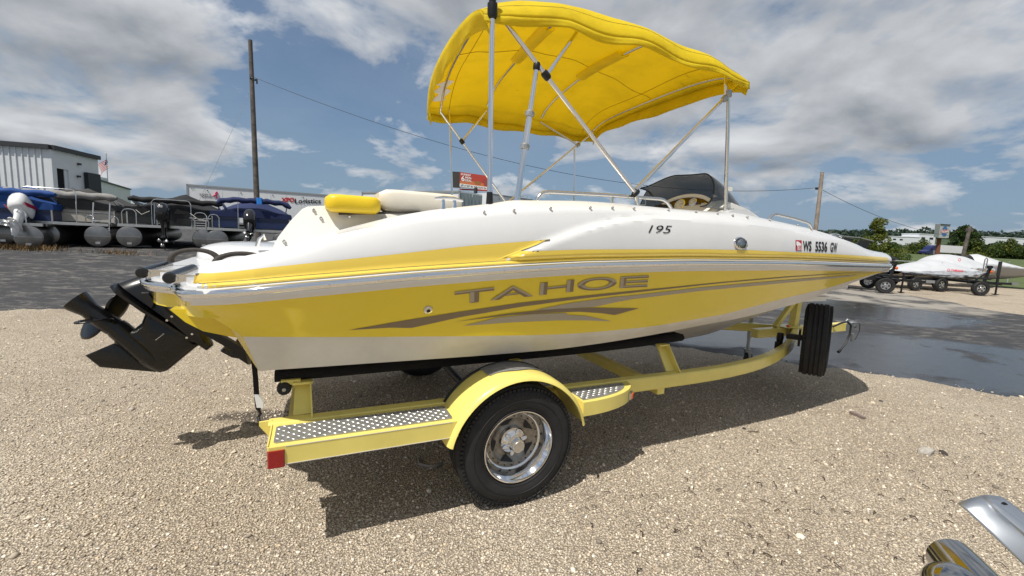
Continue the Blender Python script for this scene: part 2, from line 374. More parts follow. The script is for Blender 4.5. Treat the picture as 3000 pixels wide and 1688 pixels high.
# asphalt: worn, sandy streaks, wet patches on the near right
m, t, b = smat('asphalt'); tc = t.nodes.new('ShaderNodeTexCoord'); P = tc.outputs['Object']
base = rampn(t, nz(t, P, 90, 4, .7).outputs['Fac'], [(.3, (.020, .020, .023)), (.7, (.050, .050, .054))])
st1 = nz(t, P, .6, 8, .7, .5, scl=(1.0, 1.7, 1)); st2 = nz(t, P, 2.6, 8, .75, .5, scl=(.8, 1.7, 1))
stf = mmath(t, 'MULTIPLY', rampn(t, st2.outputs['Fac'], [(.50, 0.), (.64, 1.)]), rampn(t, st1.outputs['Fac'], [(.36, .2), (.58, 1.)]))
c = mixc(t, stf, base, (.20, .185, .165))
wn = nz(t, P, .45, 7, .62, .5, scl=(1., 2.0, 1)).outputs['Fac']; wn2 = nz(t, P, .9, 5, .6, .3).outputs['Fac']
dust = mmath(t, 'MULTIPLY', blob(t, P, 10.5, 15.5, 5.5, 5.0, wn, .6), rampn(t, wn2, [(.36, 0.), (.52, .85)]))
c = mixc(t, dust, c, (.33, .30, .26))
wet = mmath(t, 'MAXIMUM', blob(t, P, 6.3, 6.2, 3.4, 1.9, wn, .55), blob(t, P, 8.8, 11.0, 3.2, 2.2, wn, .8))
wet = mmath(t, 'MAXIMUM', wet, blob(t, P, 3.5, 7.2, 3.0, 1.2, wn, .7))
wetm = mmath(t, 'MULTIPLY', wet, rampn(t, wn2, [(.28, .0), (.42, 1.)]))
c = mixc(t, mmath(t, 'MULTIPLY', wetm, .85), c, (.014, .015, .017))
t.links.new(c, b.inputs['Base Color']); b.inputs['Specular IOR Level'].default_value = .5
rg = mixc(t, wetm, (.82, .82, .82), (.13, .13, .13)); rgn = mixc(t, rampn(t, st2.outputs['Fac'], [(.5, 0.), (.72, .35)]), rg, (.6, .6, .6)); t.links.new(rgn, b.inputs['Roughness'])
bp = t.nodes.new('ShaderNodeBump'); bp.inputs['Distance'].default_value = .008; hn = nz(t, P, 140, 3, .7)
t.links.new(hn.outputs['Fac'], bp.inputs['Height']); t.links.new(mixc(t, wetm, (.8, .8, .8), (.12, .12, .12)), bp.inputs['Strength']); t.links.new(bp.outputs[0], b.inputs['Normal'])
# field
m, t, b = smat('field'); tc = t.nodes.new('ShaderNodeTexCoord'); P = tc.outputs['Object']
c = rampn(t, nz(t, P, .25, 9, .7).outputs['Fac'], [(.3, (.045, .075, .018)), (.55, (.085, .115, .030)), (.8, (.17, .155, .06))])
c = mixc(t, rampn(t, nz(t, P, 3, 6, .7).outputs['Fac'], [(.4, 0.), (.8, .5)]), c, (.03, .05, .012)); t.links.new(c, b.inputs['Base Color']); b.inputs['Roughness'].default_value = .95
mat('road', (.17, .155, .135), .9, noise=.2, nscale=.3); mat('shoulder', (.36, .30, .21), .95, noise=.2, nscale=.4)
mat('forest', (.045, .075, .03), .95, noise=.55, nscale=.05)

def sheet(name, xs, yfun, rowsn, z, m_):
    rows_ = []
    for k in range(rowsn+1):
        q = k/rowsn; rows_.append([(x, yfun(x)[0]*(1-q)+yfun(x)[1]*q, 0) for x in xs])
    rows_ = [[(x, y, z+gz(x, y)) for x, y, _ in r] for r in rows_]
    o = MB().grid(rows_).build(name, m_, None, smooth=60, recalc=False); o['kind'] = 'structure'; return o
# whole ground out to the horizon
rad = [0, 4, 8, 12, 16, 20, 25, 30, 36, 44, 55, 70, 90, 110, 130, 160, 200, 260, 340, 450, 600, 900, 1500, 3500]
rows_ = []
for r in rad:
    row = []
    for k in range(97):
        a = 2*math.pi*k/96; x, y = r*math.sin(a), r*math.cos(a); z = gz(x, y)-.02-.45*smoothstep(0, 1, (16-x)/4)*smoothstep(0, 1, (52-y)/6)*smoothstep(0, 1, (75-abs(x))/6)*smoothstep(0, 1, (y+60)/8)
        row.append((x, y, z))
    rows_.append(row)
ground = MB().grid(rows_).build('ground', 'field', None, smooth=60, recalc=False); ground['kind'] = 'structure'
EX = [-60, -30, -7.44, -6.16, -5.0, -3.5, -2, .5, 2.22, 3.6, 4.23, 4.93, 5.67, 8.5, 30]
EY = [-22, -8.5, 6.12, 6.94, 7.55, 7.85, 7.6, 6.8, 6.02, 5.62, 5.28, 4.97, 4.56, 3.0, -9]
def edge_y(x):
    return float(np.interp(x, EX, EY)) + .06*math.sin(x*3.1)+.045*math.sin(x*7.7+1)+.03*math.sin(x*19+2)+.02*math.sin(x*41)
xs = list(np.linspace(-60, -12, 30))+list(np.linspace(-11.9, 9, 420))+list(np.linspace(9.2, 30, 40))
sheet('gravel_lot', xs, lambda x: (min(-30, edge_y(x)-10), edge_y(x)), 24, .004, 'gravel')
rows_ = []
for y in list(np.linspace(-40, 46, 87)):
    xr = 14.3+.35*math.sin(y*.9)+.2*math.sin(y*2.3+1)+.004*(y-12)**2*0
    rows_.append([(x, y, gz(x, y)-.004) for x in np.linspace(-70, xr, 86)])
o = MB().grid(rows_).build('asphalt_lot', 'asphalt', None, smooth=60, recalc=False); o['kind'] = 'structure'
rows_ = []
for y in np.linspace(4, 46, 43):
    xr = 23+.3*(y-12)+.8*math.sin(y*.7)+.4*math.sin(y*2.1)
    rows_.append([(x, y, gz(x, y)-.012) for x in np.linspace(11, xr, 16)])
o = MB().grid(rows_).build('gravel_strip', 'gravel_pale', None, smooth=60, recalc=False); o['kind'] = 'structure'
# ---- loose stones on the gravel (one mass), denser near the viewer
def stones(name, n, area, smin, smax, m_, dens=None, oct_=False):
    x0, x1, y0, y1 = area; x = RNG.uniform(x0, x1, n*6); y = RNG.uniform(y0, y1, n*6)
    ey = np.interp(x, EX, EY); keep = (y < ey+RNG.normal(0, .12, x.size)-.02)
    if dens is not None: keep &= RNG.uniform(0, 1, x.size) < dens(x, y)
    x, y = x[keep][:n], y[keep][:n]; n = x.size
    ph = (1+5**.5)/2; ico = np.array([(-1, ph, 0), (1, ph, 0), (-1, -ph, 0), (1, -ph, 0), (0, -1, ph), (0, 1, ph), (0, -1, -ph), (0, 1, -ph), (ph, 0, -1), (ph, 0, 1), (-ph, 0, -1), (-ph, 0, 1)])/1.9
    fc = np.array([(0, 11, 5), (0, 5, 1), (0, 1, 7), (0, 7, 10), (0, 10, 11), (1, 5, 9), (5, 11, 4), (11, 10, 2), (10, 7, 6), (7, 1, 8), (3, 9, 4), (3, 4, 2), (3, 2, 6), (3, 6, 8), (3, 8, 9), (4, 9, 5), (2, 4, 11), (6, 2, 10), (8, 6, 7), (9, 8, 1)])
    if oct_:
        ico = np.array([(1, .2, -.1), (-1, -.1, .1), (.1, 1, .1), (-.2, -1, 0), (.5, -.2, .9), (-.1, .2, -.9), (-.4, .3, .85)])*.9
        fc = np.array([(0, 2, 4), (4, 2, 6), (2, 1, 6), (1, 3, 6), (6, 3, 4), (3, 0, 4), (2, 0, 5), (1, 2, 5), (3, 1, 5), (0, 3, 5)])
    nv = len(ico)
    V = ico[None]*(1+RNG.uniform(-.28, .28, (n, nv, 1)))
    sz = smin*np.exp(RNG.uniform(0, 1, n)**2.6*math.log(smax/smin)); asp = RNG.uniform(.6, 1.35, (n, 3)); asp[:, 2] *= .62
    V = V*(sz[:, None]*asp)[:, None, :]
    a = RNG.uniform(0, 6.28, n); tl = RNG.normal(0, .35, n); ca, sa, ct, stt = np.cos(a), np.sin(a), np.cos(tl), np.sin(tl)
    X, Y, Z = V[..., 0], V[..., 1], V[..., 2]
    X, Z = X*ct[:, None]-Z*stt[:, None], X*stt[:, None]+Z*ct[:, None]
    X, Y = X*ca[:, None]-Y*sa[:, None], X*sa[:, None]+Y*ca[:, None]
    sx = np.clip((3-x)/8, 0, 1); gzv = .058*np.clip(np.minimum(y, 13.5)-6, 0, None)*sx*sx*(3-2*sx)
    V = np.stack([X+x[:, None], Y+y[:, None], Z+(gzv+.004+sz*.22)[:, None]], -1).reshape(-1, 3)
    Fc = (fc[None]+nv*np.arange(n)[:, None, None]).reshape(-1)
    me = bpy.data.meshes.new(name); me.vertices.add(len(V)); me.vertices.foreach_set('co', V.astype(np.float32).ravel())
    me.loops.add(Fc.size); me.loops.foreach_set('vertex_index', Fc.astype(np.int32)); me.polygons.add(Fc.size//3)
    me.polygons.foreach_set('loop_start', np.arange(0, Fc.size, 3, dtype=np.int32)); me.update(calc_edges=True)
    pal = np.array([(.40, .35, .28), (.47, .42, .35), (.33, .28, .22), (.56, .52, .46), (.30, .27, .24), (.43, .35, .26), (.20, .175, .15), (.50, .44, .36)])
    col = pal[RNG.choice(8, n, p=[.22, .18, .17, .09, .08, .11, .05, .10])]*RNG.uniform(.55, 1.2, (n, 1))*np.array([1.80, 1.77, 1.71])
    at = me.color_attributes.new('stone', 'FLOAT_COLOR', 'POINT'); c4 = np.ones((n, nv, 4), np.float32); c4[..., :3] = col[:, None]; at.data.foreach_set('color', c4.ravel())
    me.materials.append(M[m_]); o = bpy.data.objects.new(name, me); COL.objects.link(o); return o
m, t, b = smat('stone'); at = t.nodes.new('ShaderNodeAttribute'); at.attribute_name = 'stone'; tc = t.nodes.new('ShaderNodeTexCoord')
cc = mixc(t, rampn(t, nz(t, tc.outputs['Object'], 120, 4, .6).outputs['Fac'], [(.3, 0.), (.7, .35)]), at.outputs['Color'], (.20, .165, .135)); t.links.new(cc, b.inputs['Base Color']); b.inputs['Roughness'].default_value = .9; b.inputs['Specular IOR Level'].default_value = .2
o = stones('gravel_stones', 125000, (-6.5, 5.5, .4, 5.2), .0036, .0120, 'stone', lambda x, y: np.clip(1.25-np.hypot(x, y-1.6)*.19, .12, 1), True)
tag(o, 'loose tan and grey limestone gravel covering the lot round the trailer', 'gravel', kind='stuff')
o = stones('scattered_stones', 3600, (-8, 8, .8, 8), .0065, .020, 'stone')
tag(o, 'larger loose stones scattered over the gravel and its edge', 'stones', kind='stuff')
# ================================================================== THE DECK BOAT
boat = empty('deck_boat', ORG, PSI, 'yellow and white deck boat with yellow bimini top, sitting on a yellow trailer', 'boat')
OUT_S = [-1.488, -1.44, -1.397, -1.24, -1.0, -.6, 0., 1.0, 2.0, 2.6, 3.2, 3.6, 3.87]
OUT_T = [1.05, 1.125, 1.16, 1.20, 1.22, 1.232, 1.242, 1.25, 1.235, 1.205, 1.155, 1.11, 1.065]
def hb(s): return float(np.interp(s, OUT_S, OUT_T))
def trace(pts, off):
    out = []
    for x, y in pts:
        t = 1.2
        for _ in range(9):
            s, _, z = att(x, y, t); t = hb(s)-off
        out.append((s, t, z))
    return out
def sm(a, k=2):                                     # light smoothing of a resampled curve
    a = np.array(a, float)
    for _ in range(k): a[1:-1] = .25*a[:-2]+.5*a[1:-1]+.25*a[2:]
    return a
def resample(c, n, smooth=3):
    c = np.array(c); s = np.linspace(c[0, 0], c[-1, 0], n)
    t = np.interp(s, c[:, 0], c[:, 1]); z = np.interp(s, c[:, 0], c[:, 2])
    return np.stack([s, sm(t, smooth), sm(z, smooth)], 1)
rub_px = [(552, 864), (612, 865), (741, 856), (800, 848), (1023, 829), (1207, 812), (1401, 798), (1500, 791), (1716, 779), (2017, 772), (2338, 773), (2605, 781)]
RUB = resample(trace(rub_px, 0), 80)
def rubz(s): return float(np.interp(s, RUB[:, 0], RUB[:, 2]))
FRONT = [(4.02, .93), (4.18, .76), (4.33, .58), (4.46, .36), (4.54, .16), (4.56, 0.)]
STERN = [(-1.80, 0.), (-1.80, .35), (-1.785, .47), (-1.758, .588), (-1.72, .67), (-1.671, .732), (-1.63, .765), (-1.594, .80), (-1.565, .86), (-1.547, .92), (-1.52, .99)]
ZF = RUB[-1, 2]
# ---- hull
K = 70
def interp3(px, ts):
    return [att(x, y, t) for (x, y), t in zip(px, ts)]
yb = interp3([(713, 987), (900, 988), (1100, 987.5), (1400, 985), (1631, 981), (1770, 971), (1910, 957), (2119, 922), (2294, 875), (2434, 842), (2556, 803)], [1.03, 1.06, 1.08, 1.1, 1.1, 1.1, 1.1, 1.08, 1.06, 1.05, 1.04])
yb.append((3.86, 1.045, ZF-.05))
ch = interp3([(757, 1087), (950, 1074), (1166, 1059), (1400, 1043), (1631, 1024), (1770, 1005), (1910, 982), (2050, 954), (2180, 930), (2357, 884), (2480, 835), (2590, 795)], [.95, .98, 1.0, 1.01, 1.02, 1.02, 1.02, 1.02, 1.02, 1.02, 1.03, 1.04])
ch.append((3.865, 1.05, ZF-.025))
kl = [(-1.25, 0, .60), (0, 0, .55), (1.5, 0, .50), (2.37, 0, .492), (2.88, 0, .539), (3.39, 0, .669), (3.8, 0, .85)]
YB, CH, KL = resample(yb, K), resample(ch, K), resample(kl, K)
RB = resample([tuple(p) for p in RUB], K, 0)
rows = [[] for _ in range(12)]
def section(r, y, c, k):
    r0 = (r[0], r[1]-.012, r[2]-.018); r1 = (r[0], r[1]-.028, r[2]-.050)
    pts = [r0, r1]
    for q in (.25, .5, .75, 1.):
        bow_in = -.012*math.sin(math.pi*q)
        pts.append(tuple(r1[i]*(1-q)+y[i]*q + (bow_in if i == 1 else 0) for i in range(3)))
    for q in (.5, 1.): pts.append(tuple(y[i]*(1-q)+c[i]*q for i in range(3)))
    cc = pts[-1]
    pts.append((cc[0], cc[1]-.035, cc[2]-.004))               # chine flat
    c2 = pts[-1]
    for q in (.33, .66, 1.): pts.append(tuple(c2[i]*(1-q)+k[i]*q for i in range(3)))
    return pts
cols = [section(RB[i], YB[i], CH[i], KL[i]) for i in range(K)]
kf = [(3.95, 0, .93), (4.1, 0, 1.03), (4.25, 0, 1.14), (4.4, 0, 1.24), (4.48, 0, 1.31), (4.50, 0, 1.33)]
for (s, t), k in zip(FRONT, kf):
    cols.append(section((s, t, ZF), (s-.03, t*.97, ZF-.058), (s-.05, t*.94, ZF-.075), k))
mb = MB(); mb.grid(cols, mfun=lambda i, j: 0 if j == 0 else 1 if j < 5 else 2)
hull_v, hull_f = list(mb.v), list(mb.f)
n0 = len(cols[0]); mb.mirror_t(); k2 = len(hull_v)
tr = list(range(n0))+[k2+i for i in range(n0-2, -1, -1)]
mb.f.append(tuple(tr)); mb.m.append(1)
hull = mb.build('hull', ['gel_white', 'gel_yellow', 'bottom_white'], boat, smooth=28, flip=True, weld=True)
# ---- rub rail
side = [(s, t, z) for s, t, z in RUB]
stern3 = [(s, t, RUB[0, 2]-.003) for s, t in STERN]
front3 = [(s, t, ZF) for s, t in FRONT]
half = stern3+side+front3
full = half+[(s, -t, z) for s, t, z in reversed(half[:-1])][:-1]
def offs(path, out, dz):                            # push outward in plan
    P = [Vector(p) for p in path]; n = len(P); res = []
    for i in range(n):
        d = P[(i+1) % n]-P[i-1]; nrm = Vector((-d.y, d.x, 0)).normalized()
        c = Vector((1.2, 0, 0)); 
        if nrm.dot(P[i]-c) < 0: nrm = -nrm
        res.append(P[i]+nrm*out+Vector((0, 0, dz)))
    return res
mb = MB().tube(offs(full, .004, .002), .019, 8, closed=True, flat=1.0)
rail = mb.build('rub_rail', 'chrome', boat, smooth=60, flip=True)
mb = MB().tube(offs(full, -.006, -.012), .020, 6, closed=True); mb.build('rail_insert', 'gel_white', rail, flip=True)
# rail screws
for i in range(8, len(RUB), 3):
    s, t, z = RUB[i]; mb = MB().ell((s, t+.024, z+.002), (.0045, .003, .0045), 8, 4); mb.build('rail_screw', 'stainless', rail, flip=True)
# ---- deck cap
crown_px = [(579, 779), (690, 765), (800, 741), (950, 704), (1027, 686), (1219, 648), (1415, 630), (1560, 619), (1700, 615), (1826, 617), (1966, 626), (2059, 632), (2199, 644), (2338, 669), (2431, 690), (2500, 716), (2543, 738), (2594, 748)]
top_px = [(611, 777), (750, 747), (800, 733), (1002, 672), (1149, 635), (1271, 614), (1418, 599), (1470, 592), (1484, 586), (1700, 588), (1793, 594), (1966, 611), (2119, 622), (2160, 624), (2203, 632), (2375, 669), (2478, 704), (2543, 733), (2590, 739)]
arch_px = [(1440, 776), (1467, 763), (1523, 737), (1611, 702), (1700, 669), (1760, 654), (1826, 640), (1919, 631), (2059, 634), (2199, 646), (2338, 671), (2431, 692)]
KC = 150
CR = trace(crown_px, .085); TP = trace(top_px, .19); AR = np.array(trace(arch_px, .03))
CR[0] = (-1.45, hb(-1.45)-.085, CR[0][2]); TP[0] = (-1.45, hb(-1.45)-.16, TP[0][2])
CR[-1] = (3.86, hb(3.86)-.06, 1.49); TP[-1] = (3.86, hb(3.86)-.14, 1.50)
CR, TP = resample(CR, KC, 4), resample(TP, KC, 2)
ss = np.linspace(-1.45, 3.865, KC)
def cap_col(s, t0, z0, zc, zt, tin=None):
    pts = [(s, t0-.004, z0+.006), (s, t0-.010, z0+.022), (s, t0-.028, z0+.025), (s, t0-.023, z0+.030), (s, t0-.021, z0+.036), (s, t0-.032, z0+.043)]
    zb = z0+.045; az = float(np.interp(s, AR[:, 0], AR[:, 2])) if s > AR[0, 0] else -9
    for q in np.linspace(0, 1, 15)[1:]:
        z = zb+(zc-zb)*q
        t = t0-.038-.048*q**2.4
        if az > 0: t += .026*smoothstep(-.004, .022, az-z)*smoothstep(AR[0, 0], AR[0, 0]+.1, s)
        pts.append((s, t, z))
    pts.append((s, t0-.100, zc+.012+.1*max(0, zt-zc-.03)))
    pts.append((s, t0-.185, zt-.006)); pts.append((s, t0-.20, zt)); pts.append((s, t0-.30, zt-.002)); pts.append((s, t0-.32, zt-.02)); pts.append((s, t0-.34, 1.12))
    return pts
cols = []
for i in range(KC):
    s = float(ss[i]); cols.append(cap_col(s, hb(s), rubz(s), float(CR[i, 2]), max(float(TP[i, 2]), float(CR[i, 2])+.004)))
for j, (s, t) in enumerate(FRONT):
    c = cap_col(0, 0, ZF, 1.49, 1.50); col = []
    nrm = Vector((.75, .65, 0)) if j < 4 else Vector((1, .0, 0)); nrm = (Vector((s, t, 0))-Vector((3.2, 0, 0))).normalized()
    for (_, dt, z) in c: col.append((s+nrm.x*dt*1.0, max(0., t+nrm.y*dt) if t > 0 else 0., z))
    cols.append(col)
mb = MB(); mb.grid(cols); nn = len(cols[0]); mb.f.append(tuple(range(nn-1, -1, -1))); mb.m.append(0)
cap_v, cap_f = list(mb.v), list(mb.f)
mb.mirror_t(); cap = mb.build('deck_cap', 'gel_white', boat, smooth=30, flip=True, weld=True)
# inner deck, foredeck, platform
pl = [(s, t) for s, t in STERN]+[(-1.30, 1.02)]
def plan(poly, z0, z1): return [(s, t, z0) for s, t in poly], z1-z0
ring = [(s, t) for s, t in STERN[0:]]+[(-1.45, 1.06), (-1.05, 1.06)]
ringf = ring+[(s, -t) for s, t in reversed(ring)][:-1]
def platform(name, ring, z0, z1, m_, inset=0., par=boat):
    c = (-1.2, 0); pts = []
    for s, t in ring:
        v = Vector((s-c[0], t-c[1])); l = v.length; v = v*(1-inset/l) if l > 1e-6 else v; pts.append((c[0]+v.x, c[1]+v.y, z0))
    mb = MB().prism(pts, (0, 0, z1-z0)); return mb.build(name, m_, par, flip=True, smooth=30)
zr = float(RUB[0, 2])
plat = platform('swim_platform', ringf, zr-.020, zr+.030, 'gel_white', .012)
platform('platform_top', ringf, zr+.030, zr+.052, 'gel_white', .045, plat)
platform('platform_skirt', ringf, zr-.105, zr-.020, 'gel_yellow', .030, plat)
mb = MB()
low = [(-1.60, 1.09), (-1.545, 1.03), (-1.48, .985), (-1.38, .955), (-1.27, .93), (-1.15, .93), (-1.15, 1.09)]
mb.prism([(s, -.86, z) for s, z in low], (0, 1.72, 0)); mb.build('transom_step', 'gel_yellow', plat, flip=True)
mb = MB(); fd = [(3.0, .9), (3.9, .8)]+[(s-.06, t*.92) for s, t in FRONT]
fdf = fd+[(s, -t) for s, t in reversed(fd)]
mb.prism([(s, t, 1.40) for s, t in fdf], (0, 0, .06)); mb.build('foredeck', 'gel_white', boat, flip=True)
mb = MB().box((1.1, 0, 1.06), (4.2, 1.82, .04)); mb.build('cockpit_floor', 'gel_cream', boat, flip=True)
# ---- ray casting of lettering onto hull and cap (boat frame)
BV = BVHTree.FromPolygons([Vector(v) for v in hull_v+cap_v], hull_f+[tuple(i+len(hull_v) for i in f) for f in cap_f])
C_B = Vector(w2b(CAM))
def hit(x, y, eps=.003):
    d = ray(x, y); dv = Vector((float(d@AX), float(d@NX), float(d[2]))).normalized()
    p, n, _, _ = BV.ray_cast(C_B, dv)
    if p is None:
        p = Vector(att(x, y, 1.05)); n = Vector((0, 1, 0))
    if n.dot(dv) > 0: n = -n
    return p+n*eps, n
def rs(pts, n):
    pts = [np.array(p, float) for p in pts]; d = [0]
    for a, b in zip(pts, pts[1:]): d.append(d[-1]+np.linalg.norm(b-a))
    u = np.linspace(0, d[-1], n); a = np.array(pts)
    return list(zip(np.interp(u, d, a[:, 0]), np.interp(u, d, a[:, 1])))
def strip(name, top, bot, m_, n=50, eps=.0025, rows_=3, parent=None):
    T, B = rs(top, n), rs(bot, n); mb = MB(); g = []
    for k in range(rows_+1):
        q = k/rows_; g.append([hit(a[0]*(1-q)+b[0]*q, a[1]*(1-q)+b[1]*q, eps)[0] for a, b in zip(T, B)])
    mb.grid(g); return mb.build(name, m_, parent or boat, flip=True, recalc=False, smooth=60)
def xstrip(name, top, bot, m_, n=60, eps=.0025, rows_=3, parent=None):     # columns at equal x
    tx, ty = zip(*top); bx, by = zip(*bot); x0, x1 = max(tx[0], bx[0]), min(tx[-1], bx[-1])
    X = np.linspace(x0, x1, n); T = [(x, np.interp(x, tx, ty)) for x in X]; B = [(x, np.interp(x, bx, by)) for x in X]
    mb = MB(); g = []
    for k in range(rows_+1):
        q = k/rows_; g.append([hit(a[0], a[1]*(1-q)+b[1]*q, eps)[0] for a, b in zip(T, B)])
    mb.grid(g); return mb.build(name, m_, parent or boat, flip=True, recalc=False, smooth=60)
# bead line (lower limit of the deck stripe) in pixels, from the built surface
def pix_b(s, t, z):
    p = ORG+s*AX+t*NX+np.array([0, 0, z])-CAM; zc = p@_f; return (CX+F*(p@_r)/zc, CY-F*(p@_u)/zc)
bead = [pix_b(s, hb(s)-.034, rubz(s)+.044) for s in np.linspace(-1.43, 3.83, 60)]
bead_lo = [pix_b(s, hb(s)-.026, rubz(s)+.025) for s in np.linspace(-1.43, 3.83, 60)]
bx = [p[0] for p in bead]; by = [p[1] for p in bead]
def beady(x): return float(np.interp(x, bx, by))
sL = [(573, 801), (620, 802), (680, 797), (800, 783), (1149, 746), (1380, 720), (1611, 702)]
aR = [(1611, 702), (1523, 737), (1467, 763), (1450, 772)]
topL = rs(sL, 60)
strip("deck_stripe", rs(sL, 150), [(x, beady(x)-1) for x in np.linspace(566, 1450, 60)], 'gel_yellow_sunlit', 150, .0035, 8)
sR = [(1523, 737), (1700, 731), (2050, 730), (2200, 733), (2390, 742), (2500, 748), (2598, 755)]
strip('deck_stripe', rs(sR, 60), [(x, beady(x)-1) for x in np.linspace(1452, 2604, 60)], 'gel_yellow_sunlit', 150, .0035, 8)
xstrip('bead_stripe', [(x, y) for x, y in bead], [(x, y) for x, y in bead_lo], 'gel_yellow_sunlit', 90, .0015, 4)
strip('pinstripe', sL, [(x, y+4.5) for x, y in sL], 'decal_grey', 60, .003, 1)
strip('pinstripe', sR, [(x, y+3.5) for x, y in sR], 'decal_grey', 60, .003, 1)
# hull graphics
def z1(p): return (1000+p[0]*.34938, 780+p[1]*.34938)
def z2(p): return (1850+p[0]*.2989, 780+p[1]*.2989)
def z3(p): return (1300+p[0]*.25233, 780+p[1]*.25233)
A_t = [z1(p) for p in [(60, 535), (500, 458), (1000, 380), (1500, 305), (2000, 250), (2400, 210)]]+[z2(p) for p in [(300, 213), (880, 155), (1500, 102), (2265, 55)]]
A_b = [z1(p) for p in [(60, 535), (410, 513), (585, 517), (1000, 425), (1500, 340), (2000, 272), (2400, 227)]]+[z2(p) for p in [(300, 228), (880, 165), (1500, 111), (2265, 57)]]
B_t = [z1(p) for p in [(1615, 368), (1900, 310), (2300, 255)]]+[z2(p) for p in [(0, 286), (700, 205), (1500, 135), (2215, 82)]]
B_b = [z1(p) for p in [(1615, 368), (2120, 340), (2300, 300)]]+[z2(p) for p in [(0, 322), (700, 237), (1500, 162), (2150, 100), (2215, 83)]]
xstrip('hull_graphic', A_t, A_b, 'decal_brown', 90); xstrip('hull_graphic', B_t, B_b, 'decal_taupe', 80, .0032)
xstrip('hull_graphic', [z1(p) for p in [(940, 465), (1400, 395), (1800, 355), (2100, 347), (2490, 352)]], [z1(p) for p in [(940, 465), (1400, 410), (1800, 385), (2000, 380), (2180, 392), (2290, 408), (2490, 353)]], 'decal_brown', 70, .0038)
xstrip('hull_graphic', [z1(p) for p in [(1015, 500), (1310, 430), (1600, 400), (1880, 391), (1900, 408), (2050, 415), (2260, 460)]], [z1(p) for p in [(1015, 500), (1400, 470), (1800, 452), (2050, 452), (2260, 461)]], 'decal_taupe', 90, .0034)
def poly_decal(name, polys, m_, eps=.004, parent=None):
    mb = MB()
    for p in polys: mb.add([hit(x, y, eps)[0] for x, y in p], [tuple(range(len(p)))])
    return mb.build(name, m_, parent or boat, flip=True, recalc=False, smooth=0)
LET = {
 'T': ([[(120, 295), (590, 240), (577, 257), (135, 312)], [(302, 300), (352, 292), (352, 406), (302, 425)]],
       [[(118, 330), (135, 312), (577, 257), (588, 276)], [(352, 292), (410, 286), (405, 412), (352, 406)], [(302, 425), (352, 406), (405, 412)]]),
 'A': ([[(538, 395), (803, 222), (802, 246), (590, 388)], [(803, 222), (1038, 345), (985, 343), (802, 246)], [(690, 326), (885, 299), (898, 308), (715, 332)]],
       [[(538, 395), (590, 388), (802, 246), (803, 274), (645, 384)], [(802, 246), (985, 343), (1038, 345), (935, 353), (803, 274)], [(715, 332), (898, 308), (905, 318), (700, 342)]]),
 'H': ([[(1120, 190), (1163, 187), (1150, 328), (1108, 335)], [(1172, 243), (1432, 216), (1430, 228), (1170, 257)], [(1432, 160), (1472, 156), (1458, 296), (1418, 301)]],
       [[(1163, 187), (1206, 183), (1193, 327), (1150, 328)], [(1170, 257), (1430, 228), (1428, 244), (1168, 271)], [(1472, 156), (1514, 152), (1499, 292), (1458, 296)]]),
 'E': ([[(2055, 120), (2092, 117), (2078, 246), (2037, 252)], [(2092, 118), (2380, 103), (2378, 117), (2090, 131)], [(2110, 170), (2370, 155), (2368, 169), (2109, 184)], [(2075, 223), (2362, 207), (2360, 221), (2073, 237)]],
       [[(2092, 131), (2120, 129), (2105, 235), (2080, 237)], [(2090, 131), (2378, 117), (2376, 133), (2089, 144)], [(2109, 184), (2368, 169), (2366, 184), (2108, 196)], [(2073, 237), (2360, 221), (2358, 236), (2037, 252)]])}
ol, od = [], []
for i in range(40):
    a, b = 2*math.pi*i/40, 2*math.pi*(i+1)/40
    def pt(r, q): x = 227*r*math.cos(q); return (1777+x, 203-73*(r if r > .9 else r*1.0)*math.sin(q)-.09*x)
    up = math.sin((a+b)/2) > 0
    (ol if up else od).append([pt(1, a), pt(1, b), pt(.81, b), pt(.81, a)]); (od if up else ol).append([pt(.81, a), pt(.81, b), pt(.63, b), pt(.63, a)])
LET['O'] = (ol, od)
for ch_ in 'TAHOE':
    l, d = LET[ch_]
    o = poly_decal('letter', [[z3(p) for p in q] for q in d], 'decal_brown', .0042); poly_decal('letter_highlight', [[z3(p) for p in q] for q in l], 'decal_taupe', .0044, o)
def text_px(name, s, quad, m_, eps=.003, bold=0., shear=0., spacing=1., parent=None):
    "lettering inside four pixels: bottom-left, bottom-right, top-right, top-left"
    uv, fs, _ = text_mesh(s, bold, shear, spacing); q = [np.array(p, float) for p in quad]; mb = MB()
    mb.add([hit(*(q[0]*(1-u)*(1-v)+q[1]*u*(1-v)+q[2]*u*v+q[3]*(1-u)*v), eps)[0] for u, v in uv], fs)
    return mb.build(name, m_, parent or boat, flip=True, recalc=False, smooth=0)
def z4(p): return (1860+p[0]*.24068, 640+p[1]*.24068)
text_px('model_number', '195', [z4((160, 176)), z4((425, 184)), z4((450, 90)), z4((185, 84))], 'decal_black', shear=.12, bold=-.003)
text_px('registration_number', 'WS', [z4((2040, 398)), z4((2145, 402)), z4((2148, 278)), z4((2042, 273))], 'decal_black', bold=.035)
text_px('registration_number', '5536', [z4((2192, 405)), z4((2336, 411)), z4((2340, 285)), z4((2194, 279))], 'decal_black', bold=.035)
text_px('registration_number', 'GW', [z4((2375, 413)), z4((2458, 417)), z4((2462, 300)), z4((2378, 292))], 'decal_black', bold=.035)
st = poly_decal('registration_sticker', [[z4((1953, 391)), z4((2026, 394)), z4((2026, 268)), z4((1952, 265))]], 'decal_red', .003)
poly_decal('sticker_print', [[z4((1975, 385)), z4((2020, 387)), z4((2016, 310)), z4((1985, 285)), z4((1960, 280)), z4((1958, 320)), z4((1972, 340))]], 'decal_white', .004, st)
text_px('sticker_number', '08', [z4((1980, 380)), z4((2015, 382)), z4((2013, 330)), z4((1980, 328))], 'decal_red', .005, parent=st)
